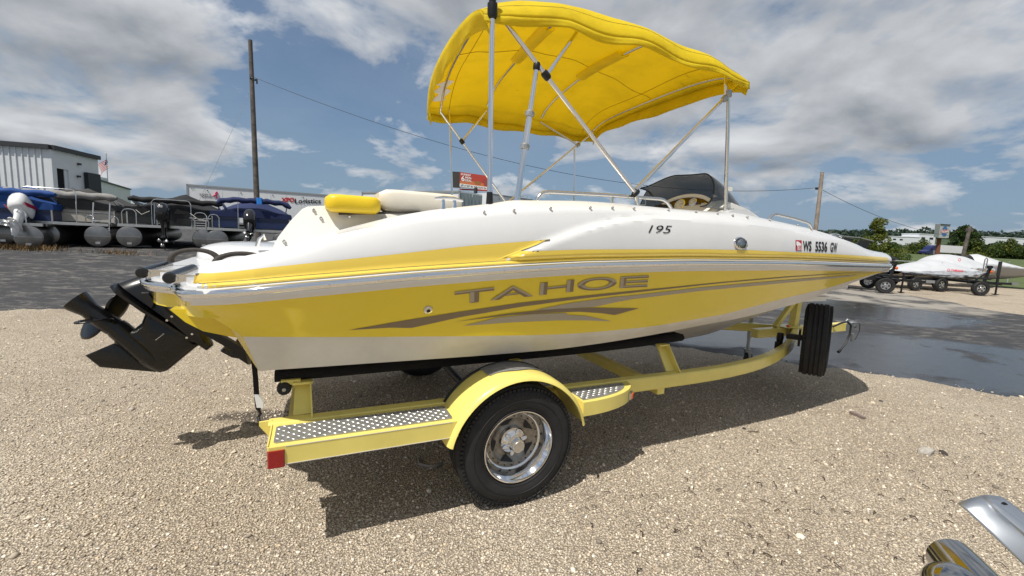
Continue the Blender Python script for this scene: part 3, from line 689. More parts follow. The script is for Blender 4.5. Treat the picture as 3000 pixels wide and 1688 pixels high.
# vent, drain fitting, snaps
def fitting(name, x, y, rx, rz, depth, m_, parent=None, hole=None):
    p, n = hit(x, y, 0); R = n.to_track_quat('Z', 'Y').to_matrix(); mb = MB()
    rows_ = []
    for (q, h) in ((1.0, 0), (.98, .4), (.85, .8), (.6, 1.), (.001, 1.02)):
        rows_.append([p+R@Vector((rx*q*math.cos(a), rz*q*math.sin(a), depth*h)) for a in [2*math.pi*i/20 for i in range(20)]])
    mb.grid(rows_, closed=True); o = mb.build(name, m_, parent or boat, flip=True); return o, p, n, R
vent, p, n, R = fitting('vent', 2167, 713, .062, .044, .016, 'chrome')
if n.dot(Vector((0, 1, 0))) > -2:
    for i in range(-4, 5):
        mb = MB(); x0 = i*.0125; hgt = .034*math.sqrt(max(0, 1-(x0/.062)**2))
        mb.tube([p+R@Vector((y_*1.0, x0*0+0, .0))*0+R@Vector((x0+.010*(y_/.03), y_, .016)) for y_ in np.linspace(-hgt, hgt, 5)], .0022, 5); mb.build('louvre', 'decal_black', vent, flip=True)
dr, p, n, R = fitting('drain_fitting', 1254, 907, .024, .024, .012, 'stainless')
mb = MB().lathe([(.0001, .0135), (.010, .0135)], p, n, 14); mb.build('drain_hole', 'decal_black', dr, flip=True)
for (x, y) in [(1418, 625), (1505, 620), (1612, 614), (1728, 612), (1793, 612), (1856, 614), (1958, 619), (2039, 624), (2102, 629), (2146, 634), (2188, 639), (2255, 648), (2335, 662), (2376, 674)]:
    p, n = hit(x, y, 0); mb = MB().lathe([(.0085, 0), (.0085, .004), (.005, .010), (.0065, .014), (.0001, .016)], p, n, 10); mb.build('cover_snap', 'stainless', boat, flip=True)
mb = MB(); s0, t0, z0 = att(1315, 600, 1.03)
cl = MB().tube([(s0-.075, t0, z0+.025), (s0-.03, t0, z0+.032), (s0+.03, t0, z0+.032), (s0+.075, t0, z0+.025)], [.006, .011, .011, .006], 8)
for q in (-.03, .03): cl.tube([(s0+q, t0, z0-.035), (s0+q, t0, z0+.03)], [.014, .008], 8)
cl.build('cleat', 'chrome', boat, flip=True)
# grab rail and bow rail
def rail_(name, pts, r, posts=(), par=boat):
    mb = MB().tube(pts, r, 10); o = mb.build(name, 'stainless', par, flip=True, smooth=60)
    for a, b in posts: MB().tube([a, b], r*.85, 8).build('rail_post', 'stainless', o, flip=True)
    return o
def px_path(pts, t): return [att(x, y, t) for x, y in pts]
def rounded(pts, k=4):
    P = [Vector(p) for p in pts]; out = [P[0]]
    for i in range(1, len(P)-1):
        a, b, c = P[i-1], P[i], P[i+1]; u = b+(a-b)*min(.5, .05/(a-b).length); v = b+(c-b)*min(.5, .05/(c-b).length)
        for q in np.linspace(0, 1, k): out.append(u*(1-q)**2+b*2*q*(1-q)+v*q*q)
    return out+[P[-1]]
g = px_path([(1568, 597), (1585, 562), (1780, 572), (1950, 585), (1972, 620)], .98)
rail_('grab_rail', rounded(g), .0115, [(att(1793, 573, .98), att(1793, 600, .98))])
g = px_path([(2248, 650), (2265, 626), (2320, 638), (2372, 654), (2380, 676)], 1.0)
rail_('bow_rail', rounded(g), .0115)
g = [(s, -t, z) for s, t, z in g]; rail_('bow_rail', rounded(g), .0115)
# ---- stern seat moulding and cushions
mb = MB()
def moulding(t0, t1, par=boat):
    prof = [(800, 748), (800, 728), (815, 697), (850, 650), (884, 614), (902, 606), (975, 603), (984, 606), (992, 624), (1100, 623), (1232, 621), (1252, 602), (1313, 593), (1335, 596), (1352, 640), (1352, 760)]
    a = [att(x, y, t0) for x, y in prof]
    rows_ = [[(s, t0, z) for s, t, z in a], [(s-.00, t0-.02, z+.004) for s, t, z in a], [(s-.01, t1, z+.008) for s, t, z in a]]
    mb = MB(); rr = [[(s, t0-.0, z-.01) for s, t, z in a]]+rows_; mb.grid([list(r) for r in rr]); return mb
m1 = moulding(.93, .45); m1.v = [(s_, t_+(1.50-z_)*.5, z_) if t_ > .8 else (s_, t_, z_) for s_, t_, z_ in m1.v]; m1.f.append(tuple(range(0, 16))); m1.m.append(0)
seat = m1.build('stern_moulding', 'gel_cream', boat, flip=True, smooth=40)
mb = MB(); prof = [(-1.20, 1.30), (-1.10, 1.46), (-1.0, 1.55), (-.9, 1.57), (-.75, 1.55), (-.3, 1.55), (-.3, 1.1), (-1.2, 1.1)]
mb.prism([(s, .45, z) for s, z in prof], (0, -1.38, 0)); mb.build('stern_bench', 'gel_cream', seat, flip=True)
def cushion(name, px0, px1, tmid, wid, m_, par):
    (xa, ya), (xb, yb_) = px0, px1
    a = att(xa, yb_, tmid); b = att(xb, ya, tmid)
    L = b[0]-a[0]; hgt = b[2]-a[2]; n = 9; rows_ = []
    for i in range(13):
        q = i/12; e = (1-abs(2*q-1)**9)**.22 if 0 < q < 1 else .02
        ring_ = []
        for k in range(20):
            an = 2*math.pi*k/20; c, s_ = math.cos(an), math.sin(an); cx = math.copysign(abs(c)**.38, c); cz = math.copysign(abs(s_)**.42, s_)
            ring_.append((a[0]+L*q, tmid+cx*wid/2*max(.80, e), a[2]+hgt/2+cz*hgt/2*max(.62, e)))
        rows_.append(ring_)
    mb = MB().grid(rows_, closed=True); k = len(mb.v); mb.f += [tuple(range(19, -1, -1)), tuple(range(k-20, k))]; mb.m += [0, 0]
    return mb.build(name, m_, par, flip=True, smooth=50)
cushion('yellow_bolster', (952, 581), (1106, 622), .84, .30, 'vinyl_yellow', seat)
cushion('seat_cushion', (1104, 574), (1340, 620), .80, .22, 'vinyl_cream', seat)
p0, p1 = att(992, 626, .925), att(1232, 622, .915); MB().beam(p0, p1, .012, .012).build('seat_lip', 'grip_brown', seat, flip=True)
for (x, y) in [(940, 639), (1023, 634), (1124, 641), (832, 707), (919, 616)]:
    tt_ = .93
    for _ in range(6): tt_ = .932+(1.50-att(x, y, tt_)[2])*.5
    p = Vector(att(x, y, tt_)); MB().lathe([(.0085, 0), (.0085, .004), (.005, .010), (.0065, .014), (.0001, .016)], p, (0, 1, 0), 10).build('cover_snap', 'stainless', seat, flip=True)
a, b = att(866, 640, .80), att(878, 622, .80)
mb = MB().ell(((a[0]+b[0])/2+.012, .76, (a[2]+b[2])/2-.004), (.014, .075, .055), 16, 10, R=Matrix.Rotation(R_(32), 3, 'Y')); mb.build('speaker_grille', 'black_plastic', seat, flip=True)
# engine hatch, grip arches, tow ring
mb = MB().rbox((-1.43, -.50, zr+.055), (.62, .85, .21), .1, p=3.2, n=6); mb.build('engine_hatch', 'gel_white', boat, flip=True, smooth=60)
mb = MB().rbox((-1.38, -.86, zr+.06), (.62, .42, .18), .1, p=3.5, n=5); mb.build('stern_shoulder', 'gel_white', boat, flip=True, smooth=60)
def arch_grip(pts, t, r):
    P = [Vector(att(x, y, t)) for x, y in pts]; out = []
    for i in range(17):
        u = i/16; a = math.pi*u
        c = (P[0]+P[2])/2; out.append(c+(P[0]-c)*math.cos(a)+Vector((0, 0, 1))*(P[1].z-c.z)*math.sin(a)**.8)
    rr = [r*(1.35-.45*math.sin(math.pi*i/16)) for i in range(17)]
    MB().tube(out, rr, 10, flat=1.0).build('grip_arch', 'grip_brown', boat, flip=True, smooth=60)
arch_grip([(500, 768), (566, 732), (640, 768)], .30, .013); arch_grip([(628, 783), (706, 743), (785, 783)], .72, .013)
MB().tube([att(x, y, -.1) for x, y in [(752, 722), (760, 700), (772, 690), (775, 704)]], .012, 8).build('tow_ring', 'chrome', boat, flip=True)
# folded boarding ladder: two treads with end caps, stainless side plates
lad = None
for (x, y, tt) in ((404, 800, .66), (484, 815, .88)):
    s, t, z = att(x, y, tt)
    mb = MB().tube([(s+.012, t-.005, z), (s+.012, t-.42, z)], .024, 14, flat=1.1); tr_ = mb.build('ladder_tread', 'black_gloss', boat, flip=True)
    MB().lathe([(.0001, .006), (.020, .004), (.025, -.004), (.025, -.018)], (s+.012, t, z), (0, 1, 0), 16).build('tread_cap', 'black_plastic', tr_, flip=True)
    mb = MB(); pp = [(s+.028, z-.004)]; 
    prof = [(s+.035+.022*math.cos(a)-.0, z-.004+.020*math.sin(a)) for a in np.linspace(R_(90), R_(270), 9)]+[(s+.13, z-.018), (s+.13, z+.010)]
    mb.prism([(u, t-.012, v) for u, v in prof], (0, -.006, 0)); pl_ = mb.build('ladder_plate', 'stainless', tr_, flip=True)
    MB().lathe([(.0001, .008), (.009, .008), (.010, 0)], (s+.036, t-.012, z-.003), (0, 1, 0), 6).build('bolt', 'stainless', tr_, flip=True)
# ---- stern drive, tilted up
TL = Matrix.Rotation(R_(0), 3, 'Y')
def D(x, y, t=0.): return Vector(att(x, y, t))
def slab(px, half, m_, name, par, taper=None):
    P = [D(x, y) for x, y in px]; c = sum(P, Vector())/len(P); n = len(P); mb = MB()
    ring_ = lambda q, t: [c+(p-c)*q+Vector((0, t, 0)) for p in P]
    mb.grid([ring_(.0, half), ring_(.80, half), ring_(.97, half*.55), ring_(1., 0), ring_(.97, -half*.55), ring_(.80, -half), ring_(.0, -half)], closed=True)
    return mb.build(name, m_, par, flip=True, smooth=45)
def p7(p): return (200+p[0]*.24155, 800+p[1]*.24155)
drive = slab([p7(p) for p in [(950, 470), (1000, 380), (1300, 560), (1620, 860), (1550, 900), (1210, 1180), (1120, 1205), (900, 1120), (560, 830), (640, 720), (800, 680), (900, 600)]], .045, 'black_gloss', 'stern_drive', boat)
slab([p7(p) for p in [(205, 1000), (560, 850), (1100, 1190), (1060, 1200), (380, 1140)]], .012, 'black_gloss', 'skeg', drive)
# bullet with torpedo nose
a, b = D(*p7((1150, 1150))), D(*p7((560, 640))); ax = (b-a).normalized(); L = (b-a).length
MB().lathe([(.001, -.02), (.03, .01), (.05, .06), (.058, .12), (.058, L*.9), (.052, L)], a, ax, 20).build('gearcase_torpedo', 'black_gloss', drive, flip=True)
hub0 = D(*p7((560, 660))); hub1 = D(*p7((330, 500))); hx = (hub1-hub0).normalized()
prop = MB().lathe([(.052, 0), (.054, .02), (.050, .11), (.046, .15), (.062, .21), (.066, .235), (.055, .235), (.04, .16), (.001, .16)], hub0, hx, 20).build('propeller', 'black_gloss', drive, flip=True)
for k, ang in enumerate((40, 160, 280)):
    u = hx.orthogonal().normalized(); v = hx.cross(u); rows_ = []
    for i in range(9):
        q = i/8; rr = .045+.145*q; wd = (.065*math.sin(math.pi*(.22+.70*q))**.7 if q < .98 else .012); row = []
        for j in range(7):
            w_ = (j/6-.5)*2; an = R_(ang)+w_*wd*1.35/(rr+.06)+.25*q; rad = u*math.cos(an)+v*math.sin(an)
            row.append(hub0+hx*(.07+w_*wd*.75+.03*q)+rad*rr)
        rows_.append(row)
    mb = MB().grid(rows_); o = mb.build('blade', 'black_gloss', prop, flip=True, smooth=80)
    so = o.modifiers.new('thick', 'SOLIDIFY'); so.thickness = .007
# anti-ventilation plate and upper leg
a, b = D(*p7((590, 140))), D(*p7((1600, 880))); d = (b-a).normalized(); nrm = d.cross(Vector((0, 1, 0)))
pl2 = [(0, .10), (.05, .135), (.25, .13), (.45, .085), (.62, .05), (.70, .0)]
LL = (b-a).length; pts = [a+d*(q/.70*LL)+Vector((0, w_, 0)) for q, w_ in pl2]+[a+d*(q/.70*LL)-Vector((0, w_, 0)) for q, w_ in reversed(pl2[:-1])]
MB().prism(pts, nrm*.016).build('ventilation_plate', 'black_gloss', drive, flip=True)
slab([p7(p) for p in [(620, 110), (860, 30), (1000, 40), (1140, 330), (1560, 600), (1700, 760), (1760, 880), (1700, 930), (1620, 870), (1300, 600)]], .075, 'black_gloss', 'upper_leg', drive)
slab([p7(p) for p in [(940, 200), (1040, 200), (1130, 330), (1080, 420), (960, 300)]], .10, 'black_plastic', 'gimbal_cover', drive)
a, b = D(*p7((1500, 590)), .12), D(*p7((2140, 960)), .12); MB().beam(a, b, .05, .045).build('trim_ram', 'black_plastic', drive, flip=True)
MB().beam(a+(a-b).normalized()*.01, a+(a-b).normalized()*.03, .03, .03).build('ram_label', 'alu', drive, flip=True)
slab([p7(p) for p in [(1850, 930), (1900, 880), (2110, 950), (2130, 1030), (2000, 1010)]], .05, 'black_gloss', 'trim_tab_fin', drive)
slab([p7(p) for p in [(2050, 790), (2120, 790), (2200, 930), (2230, 1080), (2110, 1000), (2000, 900)]], .12, 'black_plastic', 'transom_bracket', drive)
for p in [(1260, 525), (1200, 572), (1505, 738), (1440, 782)]:
    q = D(*p7(p), .078); MB().lathe([(.0001, .008), (.007, .008), (.008, 0)], q, (0, 1, 0), 6).build('bolt', 'stainless', drive, flip=True)
for i in range(6):
    q = D(*p7((1065+i*18, 810-i*14)), .046); MB().ell(q, (.004, .002, .003), 6, 4).build('water_intake', 'decal_white', drive, flip=True)
# ================================================================== BIMINI TOP, CONSOLE (parts of the boat)
def TB(path, r, name, m_='stainless', par=None, n=10):
    return MB().tube(path, r, n).build(name, m_, par or boat, flip=True, smooth=60)
def clampj(p, d, par, r=.022, l=.05, m_='black_plastic'):
    d = Vector(d).normalized(); p = Vector(p); MB().tube([p-d*l/2, p-d*l*.3, p+d*l*.3, p+d*l/2], [r*.8, r, r, r*.8], 10).build('pole_fitting', m_, par, flip=True)
# canopy surface: parameter u along the boat (aft -> bow), v across (near +1 -> far -1)
def near(u): return np.array([np.interp(u, [0, .08, .22, .42, .70, .93, 1.], [-.205, -.10, .279, .698, 1.299, 1.66, 1.76]), 1.02, np.interp(u, [0, .08, .22, .42, .70, .93, 1.], [2.585, 2.615, 2.668, 2.675, 2.650, 2.632, 2.615])])
def far(u): return np.array([np.interp(u, [0, .5, 1.], [.0, .98, 1.89]), -1.02, np.interp(u, [0, .2, .5, .8, 1.], [2.60, 2.63, 2.615, 2.62, 2.64])])
CANW = 1.0
def canopy_pt(u, v):
    a, b = near(u), far(u); q = (1-v)/2; p = a*(1-q)+b*q
    rise = np.interp(u, [0, .12, .3, .5, .72, .95, 1], [.10, .20, .255, .255, .22, .15, .09])
    e = 1-abs(v)**6.5
    p[2] += rise*1.12*(e**.6*.72+.28*(1-v*v)) if e > 0 else 0
    w1 = math.sin(u*math.pi*3)*.5+.5
    p[2] -= .020*math.sin(v*5.0+u*9)*math.sin(u*math.pi*3)**2*e
    p[2] += .012*math.sin(u*23+v*3)*(1-e)
    p[1] += .012*math.sin(u*17)*v*(1-e)
    if u < .2: p[0] -= .09*(1-u/.2)**1.5*(1-.75*v*v)*1.0; 
    return tuple(p)
NU, NV = 48, 40
rows_ = []
for i in range(NU+1):
    u = i/NU; row = []
    for j in range(NV+1):
        v = math.sin((j/NV*2-1)*math.pi/2*.999); row.append(canopy_pt(u, -v))
    rows_.append(row)
can = MB().grid(rows_).build('canopy', 'canvas_yellow', boat, flip=True, smooth=70, recalc=False)
so = can.modifiers.new('thick', 'SOLIDIFY'); so.thickness = .004
# aft skirt rolled down over the last bow, front lip
def lip(name, u, drop, fwd, vr=(-1, 1)):
    g = []
    for k in range(5):
        q = k/4; g.append([tuple(np.array(canopy_pt(u, v))+np.array([fwd*q+.012*math.sin(v*13+q*2)*q, 0, -drop*q*(1+.12*math.sin(v*4.3+1)+.05*math.sin(v*11))])) for v in np.linspace(vr[0], vr[1], 41)])
    o = MB().grid(g).build(name, 'canvas_yellow', can, flip=True, smooth=70, recalc=False); s_ = o.modifiers.new('thick', 'SOLIDIFY'); s_.thickness = .004
lip('aft_skirt', 0, .10, .03); lip('front_lip', 1, .10, -.03)
def hem(name, v, drop, sgn):
    g = []
    for k in range(4):
        q = k/3; g.append([tuple(np.array(canopy_pt(u, v))+np.array([0, sgn*.010*math.sin(u*31+q)*q, -drop*q*(1+.22*math.sin(u*7)+.06*math.sin(u*19))])) for u in np.linspace(0, 1, 61)])
    o = MB().grid(g).build(name, 'canvas_yellow', can, flip=True, smooth=70, recalc=False); s_ = o.modifiers.new('thick', 'SOLIDIFY'); s_.thickness = .004
hem('side_hem', 1, .035, 1); hem('side_hem', -1, .06, -1)
g = [[tuple(np.array(canopy_pt(.03+.05*q+.012*math.sin(v*40), v))+np.array([0, 0, -.012])) for v in np.linspace(-.86, -.52, 14)] for q in (0, .5, 1)]
MB().grid(g).build('worn_patch', 'decal_white', can, flip=True, recalc=False)
# seams and pole sleeves under the cloth
def under(u, v, dz=-.006): p = canopy_pt(u, v); return (p[0], p[1], p[2]+dz)
for v in (0.0,): MB().tube([under(u, v) for u in np.linspace(.02, .98, 40)], .0022, 4).build('seam', 'seam', can, flip=True)
for u in (.10, .90): MB().tube([under(u, v) for v in np.linspace(-.98, .98, 50)], .0022, 4).build('seam', 'seam', can, flip=True)
for v in (.96, -.96): MB().tube([under(u, v, .004) for u in np.linspace(.01, .99, 40)], .0026, 4).build('seam', 'seam', can, flip=True)
for uu in (.285, .60):
    g = []
    for k in range(7):
        a = math.pi*k/6; g.append([(under(uu, v)[0]+.055*math.cos(a), under(uu, v)[1], under(uu, v)[2]-.030*math.sin(a)) for v in np.linspace(-.18, .42, 12)])
    MB().grid(g).build('pole_sleeve', 'canvas_yellow', can, flip=True, smooth=60, recalc=False)
# bows and legs; the near (starboard) legs follow their pixels on the plane t = 1.0
def bowtube(u, dz=-.018, vmax=1.0): return [under(u, v, dz) for v in np.linspace(vmax, -vmax, 25)]
TUBE = .0125
pivN, pivF = Vector(att(1862, 566, 1.0)), Vector(att(1515, 580, -1.0))
pivF = Vector((pivN.x, -1.0, pivN.z+.01))
aftN, aftF = Vector(under(.06, .97, -.02)), Vector(under(.06, -.97, -.02))
frN, frF = Vector(under(.965, .97, -.02)), Vector(under(.965, -.97, -.02))
main = TB([pivN]+[aftN]+bowtube(.06, -.016, .92)+[aftF, pivF], TUBE, 'main_bow', 'chrome')
front = TB([pivN+Vector((.0, 0, .02)), frN]+bowtube(.965, -.016, .92)+[frF, pivF+Vector((0, 0, .02))], TUBE, 'front_bow', 'chrome')
def along(a, b, q): return a*(1-q)+b*q
for N_, T_, sg in ((pivN, aftN, 1), (pivF, aftF, -1)):
    j = along(N_, T_, .70); b2 = Vector(under(.285, .95*sg, -.02)); TB([j, b2]+(bowtube(.285, -.016, .92) if sg > 0 else []), TUBE, 'middle_bow', 'chrome')
    clampj(j, T_-N_, main)
for N_, T_, sg in ((pivN, frN, 1), (pivF, frF, -1)):
    j = along(N_, T_, .83); b2 = Vector(under(.86 if sg > 0 else .60, .95*sg, -.02)); TB([j, b2], TUBE*.9, 'short_bow', 'chrome'); clampj(j, T_-N_, front, m_='galv')
TB(bowtube(.60, -.016, .92), TUBE, 'rear_bow', 'chrome')
sN = along(pivN, aftN, .76); bN = Vector(att(1515, 588, 1.0)); sF = along(pivF, aftF, .76); bF = Vector((bN.x, -1.0, bN.z))
for a, b in ((sN, bN),):
    st_ = TB([a, along(a, b, .42)], .013, 'rear_strut', 'chrome'); TB([along(a, b, .40), b], .0165, 'strut_sleeve', 'chrome', st_)
    for q in (.36, .60): clampj(along(a, b, q), b-a, st_, .026, .03, 'galv')
    clampj(along(a, b, .02), b-a, st_, .02, .04)
TB([Vector(under(.10, -.97)), Vector(att(1325, 585, -1.0))], .011, 'rear_strut', 'chrome')
pt, pb = Vector(att(2135, 275, 1.0)), Vector(att(2125, 622, .97)); fp = TB([pt, pb], .0135, 'front_post', 'chrome'); clampj(pt, pt-pb, fp, .02, .05, 'galv')
q = along(pb, pt, .21); MB().box((q.x+.035, q.y, q.z), (.05, .012, .028)).build('clip_block', 'gel_cream', fp, flip=True)
TB([Vector(att(1683, 430, -1.0)), Vector(att(1682, 600, -1.0))], .0115, 'front_post', 'chrome')
def base_mount(p, par):
    MB().box((p[0], p[1], p[2]-.02), (.07, .035, .008), bev=.01).box((p[0], p[1], p[2]-.002), (.022, .018, .04)).build('deck_hinge', 'stainless', par, flip=True)
    MB().tube([(p[0], p[1]+.015, p[2]+.02), (p[0]+.045, p[1]+.03, p[2]+.03), (p[0]+.05, p[1]+.03, p[2]-.01), (p[0]+.01, p[1]+.016, p[2]-.012)], .002, 5).build('safety_wire', 'stainless', par, flip=True)
base_mount(pb, fp); base_mount(bN, main); base_mount(pivN+Vector((.012, 0, -.06)), main)
TB([pivN, pivN+Vector((.025, 0, -.075))], .016, 'pivot_foot', 'chrome', main); clampj(pivN, pivN-frN, main, .02, .05)
TB([pivF, pivF+Vector((.02, 0, -.10))], .016, 'pivot_foot', 'chrome', main)
# stern light pole with black base and head
lb, ltp = Vector(att(1434, 605, 1.03)), Vector(att(1443, 8, 1.03)); lp = TB([lb, ltp], .0135, 'light_pole', 'chrome')
d = (ltp-lb).normalized()
MB().tube([lb-d*.02, lb-d*.005, lb+d*.01, lb+d*.075], [.036, .036, .02, .016], 12).build('pole_base', 'black_plastic', lp, flip=True)
MB().tube([ltp-d*.075, ltp-d*.06, ltp-d*.005, ltp-d*.004, ltp+d*.06, ltp+d*.07], [.020, .026, .026, .017, .024, .020], 12).build('light_head', 'black_plastic', lp, flip=True)
MB().tube([lb+Vector((.02, 0, -.012)), lb+Vector((.10, .01, .008)), lb+Vector((.16, 0, .0))], [.014, .011, .008], 8).build('pole_cap', 'black_rubber', lp, flip=True)
# ---- helm console, gauges, windscreen
con = MB()
prof = [(1.52, 1.10), (1.55, 1.62), (1.62, 1.72), (1.74, 1.80), (1.86, 1.84), (2.05, 1.80), (2.30, 1.70), (2.38, 1.10)]
rows_ = []
for q in np.linspace(0, 1, 15):
    t = .90-.72*q; k = 1-abs(2*q-1)**4*.35; rows_.append([(s, t, 1.10+(z-1.10)*(1 if z < 1.2 else (k*.10+.90))) for s, z in prof])
con.grid(rows_); n = len(prof); con.f += [tuple(range(n)), tuple(range(len(con.v)-1, len(con.v)-n-1, -1))]; con.m += [0, 0]
console = con.build('helm_console', 'gel_cream', boat, flip=True, smooth=50)
# dash panel: faces aft and up, arched
DC = Vector((1.735, .57, 1.79)); dn = Vector((-.86, .12, .40)).normalized(); dx = Vector((0, 0, 1)).cross(dn).normalized(); dy = dn.cross(dx)
if dx.y < 0: dx = -dx; dy = Vector(dy)
def dp(x, y, e=0.): return DC+dx*x+dy*y+dn*e
arcp = [(.27*math.cos(a), -.09+.175*math.sin(a)) for a in np.linspace(0, math.pi, 25)]
MB().add([dp(x, y, .002) for x, y in arcp], [tuple(range(25))]).build('dash_panel', 'wood_dash', console, flip=True, recalc=False)
MB().tube([dp(x*1.06, y+.012*math.sin(math.pi*i/24), .004) for i, (x, y) in enumerate(arcp)], .016, 8).build('dash_rim', 'gel_cream', console, flip=True)
for (x, y, r) in ((-.165, -.015, .036), (-.06, .015, .046), (.055, .035, .032), (.165, -.02, .040)):
    g_ = MB().lathe([(r, .002), (r, .012), (r*.9, .014), (r*.88, .010), (.0001, .010)], dp(x, y), dn, 20).build('gauge', 'gauge_white', console, flip=True)
    MB().lathe([(r*1.10, .002), (r*1.10, .013), (r*.97, .015), (r*.97, .010)], dp(x, y), dn, 20).build('gauge_bezel', 'chrome', g_, flip=True)
    mb = MB()
    for k in range(9):
        a = R_(-40+k*32.5); mb.beam(dp(x+math.cos(a)*r*.6, y+math.sin(a)*r*.6, .0115), dp(x+math.cos(a)*r*.8, y+math.sin(a)*r*.8, .0115), .003, .001)
    mb.beam(dp(x, y, .0118), dp(x+r*.6, y+r*.25, .0118), .003, .001); mb.build('gauge_marks', 'decal_black', g_, flip=True)
# steering wheel rim seen low behind the rail
sw = Vector((1.40, .62, 1.60)); MB().tube([sw+Vector((.03*math.sin(a)+.04*math.cos(a), .17*math.cos(a)*1.0, .17*math.sin(a))) for a in np.linspace(0, 2*math.pi, 29)[:-1]], .016, 8, closed=True).build('steering_wheel', 'black_rubber', console, flip=True)
# smoked windscreen: raked wrap, high in the middle and on the far side, dying away on the near side
rows_ = []
for i in range(41):
    a = R_(-112+197*i/40); ca, sa = math.cos(a), math.sin(a); row = []; ad = math.degrees(a)
    hf = 1-smoothstep(2, 86, ad) if ad > 0 else 1-.40*smoothstep(35, 88, -ad)-.55*smoothstep(88, 112, -ad)
    for k in range(10):
        q = k/9; ra, rb = .50*(1-q)+.37*q, .36*(1-q)+.33*q; c0 = 1.80*(1-q)+1.50*q
        if ca < 0: c0 += .12*q
        row.append((c0+ra*ca*(1. if ca > 0 else .8), .57+rb*sa, 1.765-.05*max(0, ca)*(1-q)+.30*hf*math.sin(q*math.pi/2)**.9))
    rows_.append(row)
ws = MB().grid(rows_).build('windscreen', 'smoke_glass', boat, flip=True, smooth=70, recalc=False); so = ws.modifiers.new('thick', 'SOLIDIFY'); so.thickness = .005
MB().tube([r[-1] for r in rows_], .005, 6).build('windscreen_trim', 'black_rubber', ws, flip=True)
# coaming rise ahead of the console, bow cleat
c0 = att(2150, 625, 1.0)
MB().prism([(1.62, 1.02, 1.70), (1.72, 1.02, 1.752), (1.86, 1.02, 1.765), (1.93, 1.02, 1.745), (1.99, 1.02, 1.70)], (0, -.10, 0)).build('coaming_rise', 'gel_white', boat, flip=True)
s0, t0, z0 = att(2450, 690, .45); MB().tube([(s0-.10, t0, z0), (s0-.04, t0, z0+.012), (s0+.04, t0, z0+.006), (s0+.10, t0, z0-.012)], .009, 8).box((s0, t0, z0-.03), (.05, .03, .06)).build('bow_cleat', 'chrome', boat, flip=True)
# ================================================================== THE TRAILER
trl = empty('boat_trailer', ORG, PSI, 'pale yellow boat trailer with tread plate steps and chrome wheels under the deck boat', 'trailer')
def tb(mb, name, m_, par=None, **k): return mb.build(name, m_, par or trl, flip=True, **k)
def sweep_rect(path, w_, h_, bev=.008):
    P = [Vector(p) for p in path]; rows_ = []
    for i in range(len(P)):
        d = (P[min(i+1, len(P)-1)]-P[max(i-1, 0)]); d.z = 0; d.normalize(); x = Vector((-d.y, d.x, 0)); z = Vector((0, 0, 1)); a, b, e = w_/2, h_/2, bev
        rows_.append([P[i]+x*u+z*v for u, v in ((-a+e, -b), (a-e, -b), (a, -b+e), (a, b-e), (a-e, b), (-a+e, b), (-a, b-e), (-a, -b+e))])
    mb = MB().grid(rows_, closed=True); n = len(mb.v); mb.f += [tuple(range(7, -1, -1)), tuple(range(n-8, n))]; mb.m += [0, 0]; return mb
ro = [(-1.215, 1.0), (-.6, 1.0), (.3, 1.0), (1.2, 1.0), (1.73, .993), (2.0, .972), (2.197, .945), (2.42, .903), (2.653, .841), (2.87, .77), (3.066, .695), (3.3, .60), (3.544, .48), (3.95, .265), (4.33, .045)]
RW = .072
def rail_path(sg):
    out = []
    for i, (s, t) in enumerate(ro):
        a = Vector(ro[max(i-1, 0)]); b = Vector(ro[min(i+1, len(ro)-1)]); d = (b-a).normalized(); out.append((s+d.y*RW/2*1.0, sg*(t-d.x*RW/2), .508))
    return out
# smooth the path
def smooth_path(p, n=60):
    p = np.array(p); d = np.r_[0, np.cumsum(np.linalg.norm(np.diff(p, axis=0), axis=1))]; u = np.linspace(0, d[-1], n)
    q = np.stack([np.interp(u, d, p[:, k]) for k in range(3)], 1)
    for _ in range(6): q[1:-1] = .25*q[:-2]+.5*q[1:-1]+.25*q[2:]
    return [tuple(x) for x in q]
for sg in (1, -1): tb(sweep_rect(smooth_path(rail_path(sg)), RW, .098), 'frame_rail', 'trailer_yellow')
tb(MB().box((-1.10, 0, .500), (.07, 1.856, .08), bev=.006), 'cross_member', 'trailer_yellow')
tb(MB().box((1.25, 0, .445), (.07, 1.95, .07), bev=.006), 'cross_member', 'trailer_yellow')
tb(MB().tube([(0, -1.03, .36), (0, 1.03, .36)], .03, 12), 'axle', 'black_plastic')
for sg in (1, -1): tb(MB().box((0, sg*.90, .42), (.55, .05, .03)).box((0, sg*.90, .39), (.34, .05, .02)), 'leaf_spring', 'black_plastic')
